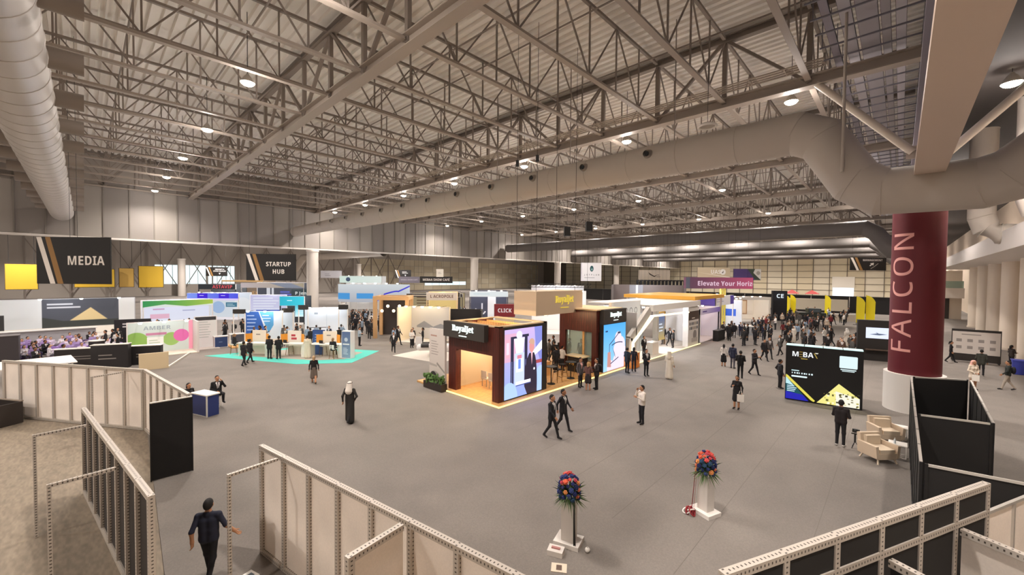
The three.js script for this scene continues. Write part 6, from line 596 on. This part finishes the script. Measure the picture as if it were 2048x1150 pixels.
// ---- crowds: a set of simpler figures, copied ----
const skins = [0xb58463, 0xc99a7a, 0x8d5f43, 0xd8ac8e], kinds = [
  ['person in a dark suit', { pose: 'stand', aL: 'front' }], ['person in a plain dark suit', {}], ['person in a black suit walking', { pose: 'walk', aL: 'swingF', aR: 'swingB' }], ['person in a navy suit', { c: { top: 0x232a45, bottom: 0x1f2438 }, aR: 'phone' }], ['person in a grey suit', { c: { top: 0x5a5754, bottom: 0x4c4a48 } }],
  ['man in a white shirt', { fit: 'shirt', c: { top: 0xe2ddd6, bottom: 0x1d1c20 }, aL: 'cross', aR: 'cross' }], ['long-haired woman in black', { fit: 'shirt', female: 1, hair: 'long', c: { top: 0x1b191b }, aL: 'phone' }], ['woman in a beige jacket', { fit: 'suit', female: 1, hair: 'long', c: { top: 0xc2ae98, bottom: 0x2b2626, hair: 0x5c4330 } }],
  ['man in a white robe and headscarf', { fit: 'robe', hair: 'scarf', c: { top: 0xe4dccf } }], ['woman in a black robe and veil', { fit: 'robe', female: 1, hair: 'veil', c: { top: 0x171618, scarf: 0x171618 } }], ['person in a light blue shirt', { fit: 'shirt', c: { top: 0x8fa2b8, bottom: 0x25242a }, aR: 'call' }], ['man in a brown jacket', { c: { top: 0x5a4335, bottom: 0x2a2625 }, pose: 'walk' }], ['person in a dark red top', { fit: 'shirt', female: 1, hair: 'long', c: { top: 0x7a2a2c, bottom: 0x222025 } }], ['person with a dark backpack', { pack: 0x1c1b1e, c: { top: 0x33302f } }]];
const crowdProto = kinds.map(([l, o], i) => [l, figure({ ...o, c: { skin: skins[i % 4], hair: pick([0x17130f, 0x241a14, 0x0f0d0c]), ...o.c } })]);
const sitProto = [['person in a pale shirt', { fit: 'shirt', c: { top: 0xd6c8dc, bottom: 0x2a2734 } }], ['person in black', { c: { top: 0x1a191c } }], ['person in lilac', { fit: 'shirt', c: { top: 0x9d86b8, bottom: 0x3a3350 } }], ['woman in white', { fit: 'shirt', female: 1, hair: 'long', c: { top: 0xe0dae0, bottom: 0x55505a } }]].map(([l, o]) => [l, figure({ ...o, pose: 'sit', seat: 0.36, aL: 'front', aR: 'phone', c: { skin: pick(skins), ...o.c } })]);
const placed = []; scene.traverse((o) => { if (o.parent === scene && o.name.startsWith('person')) placed.push([o.position.x, o.position.z]); });
const blocked = (x, z, y0) => placed.some(([a, b]) => Math.hypot(a - x, b - z) < 0.62) || (y0 === 0) && stands.some((s) => { const dx = x - s.x, dz = z - s.z, c = Math.cos(s.t), n = Math.sin(s.t), lx = dx * c - dz * n, lz = dx * n + dz * c; return Math.abs(lx) < s.w / 2 + 0.4 && lz < s.front && lz > -s.d - 0.4; });
function crowd(where, cx, cz, ang, hl, hw, n, set, protos = crowdProto, face, y = 0) { let got = 0; for (let i = 0; i < n * 30 && got < n; i++) { const u = rnd(-1, 1) * hl, v = rnd(-1, 1) * hw, x = cx + Math.cos(ang) * u + Math.sin(ang) * v, z = cz - Math.sin(ang) * u + Math.cos(ang) * v; if (blocked(x, z, y)) continue; placed.push([x, z]); got++; const [l, g] = protos[set ? pick(set) : Math.floor(rnd(protos.length))], p = g.clone(); p.name = numbered('person'); p.position.set(x, y, z); p.rotation.y = face === undefined ? rnd(6.283) : face + rnd(-0.9, 0.9); p.scale.setScalar(0.93 + rnd(0.1)); p.userData = { label: `${l} ${where}`, category: 'person', group: `people ${where}` }; scene.add(p); } }
const dark = [0, 1, 2, 3, 6, 9, 13, 4, 0, 1, 5, 10];
crowd('in the dense crowd before the wave stand', -46, -23.6, -0.25, 9, 3.4, 62, dark);
crowd('in the crowd along the right aisle', -9.6, -56, PI / 2, 13, 3.2, 58);
crowd('in the group behind the LED sign', -4.2, -46.5, PI / 2, 6, 2.6, 22);
crowd('in the distant crowd near the yellow flags', -10, -79, PI / 2, 9, 5, 24, dark);
crowd('standing behind the startup desks', -40, -13.8, 0.75, 3.6, 1.6, 17, dark);
crowd('among stands left of the startup island', -49.5, -10, PI / 2, 3.2, 2.6, 14, dark);
crowd('queueing beside the lounge', -46.2, -2.0, 0.3, 2.4, 1.2, 8, dark);
crowd('in the far left passage', -73, -4, 0.2, 10, 4, 18);
crowd('in front of the pale LED wall', -54.2, -7.4, PI / 2, 3, 0.8, 9, dark);
crowd('inside the wood corner stand', -16.3, -21.5, PI / 2, 0.8, 0.7, 3, dark, undefined, undefined, 0.1);
crowd('in the group behind the wood stand', -18.9, -23.4, 1.2, 2.6, 1.4, 16, dark, undefined, undefined, 0.1);
crowd('inside the slanted-frame white stand', -15.6, -35, PI / 2, 4, 0.9, 6, dark, undefined, undefined, 0.07);
crowd('by the purple stand counter', -13.0, -47.6, PI / 2, 2.2, 0.7, 6, dark);
crowd('near the cream mountain-print stand', -32.2, -20.2, 0.4, 1.6, 0.7, 5, dark);
crowd('by the cafe in the background', -52, -37, 0.8, 5, 3, 14, dark);
crowd('in the far aisle behind white stands', -31, -44, 0.8, 5, 2.4, 12, dark);
crowd('seated among the lounge bean bags', -47.8, 0.9, 0.1, 4.4, 2.8, 34, null, sitProto, 2.2);
scene.traverse((o) => { if (o.isMesh) { o.castShadow = true; o.receiveShadow = true; } });
scene.updateMatrixWorld(true);
renderer.render(scene, camera);
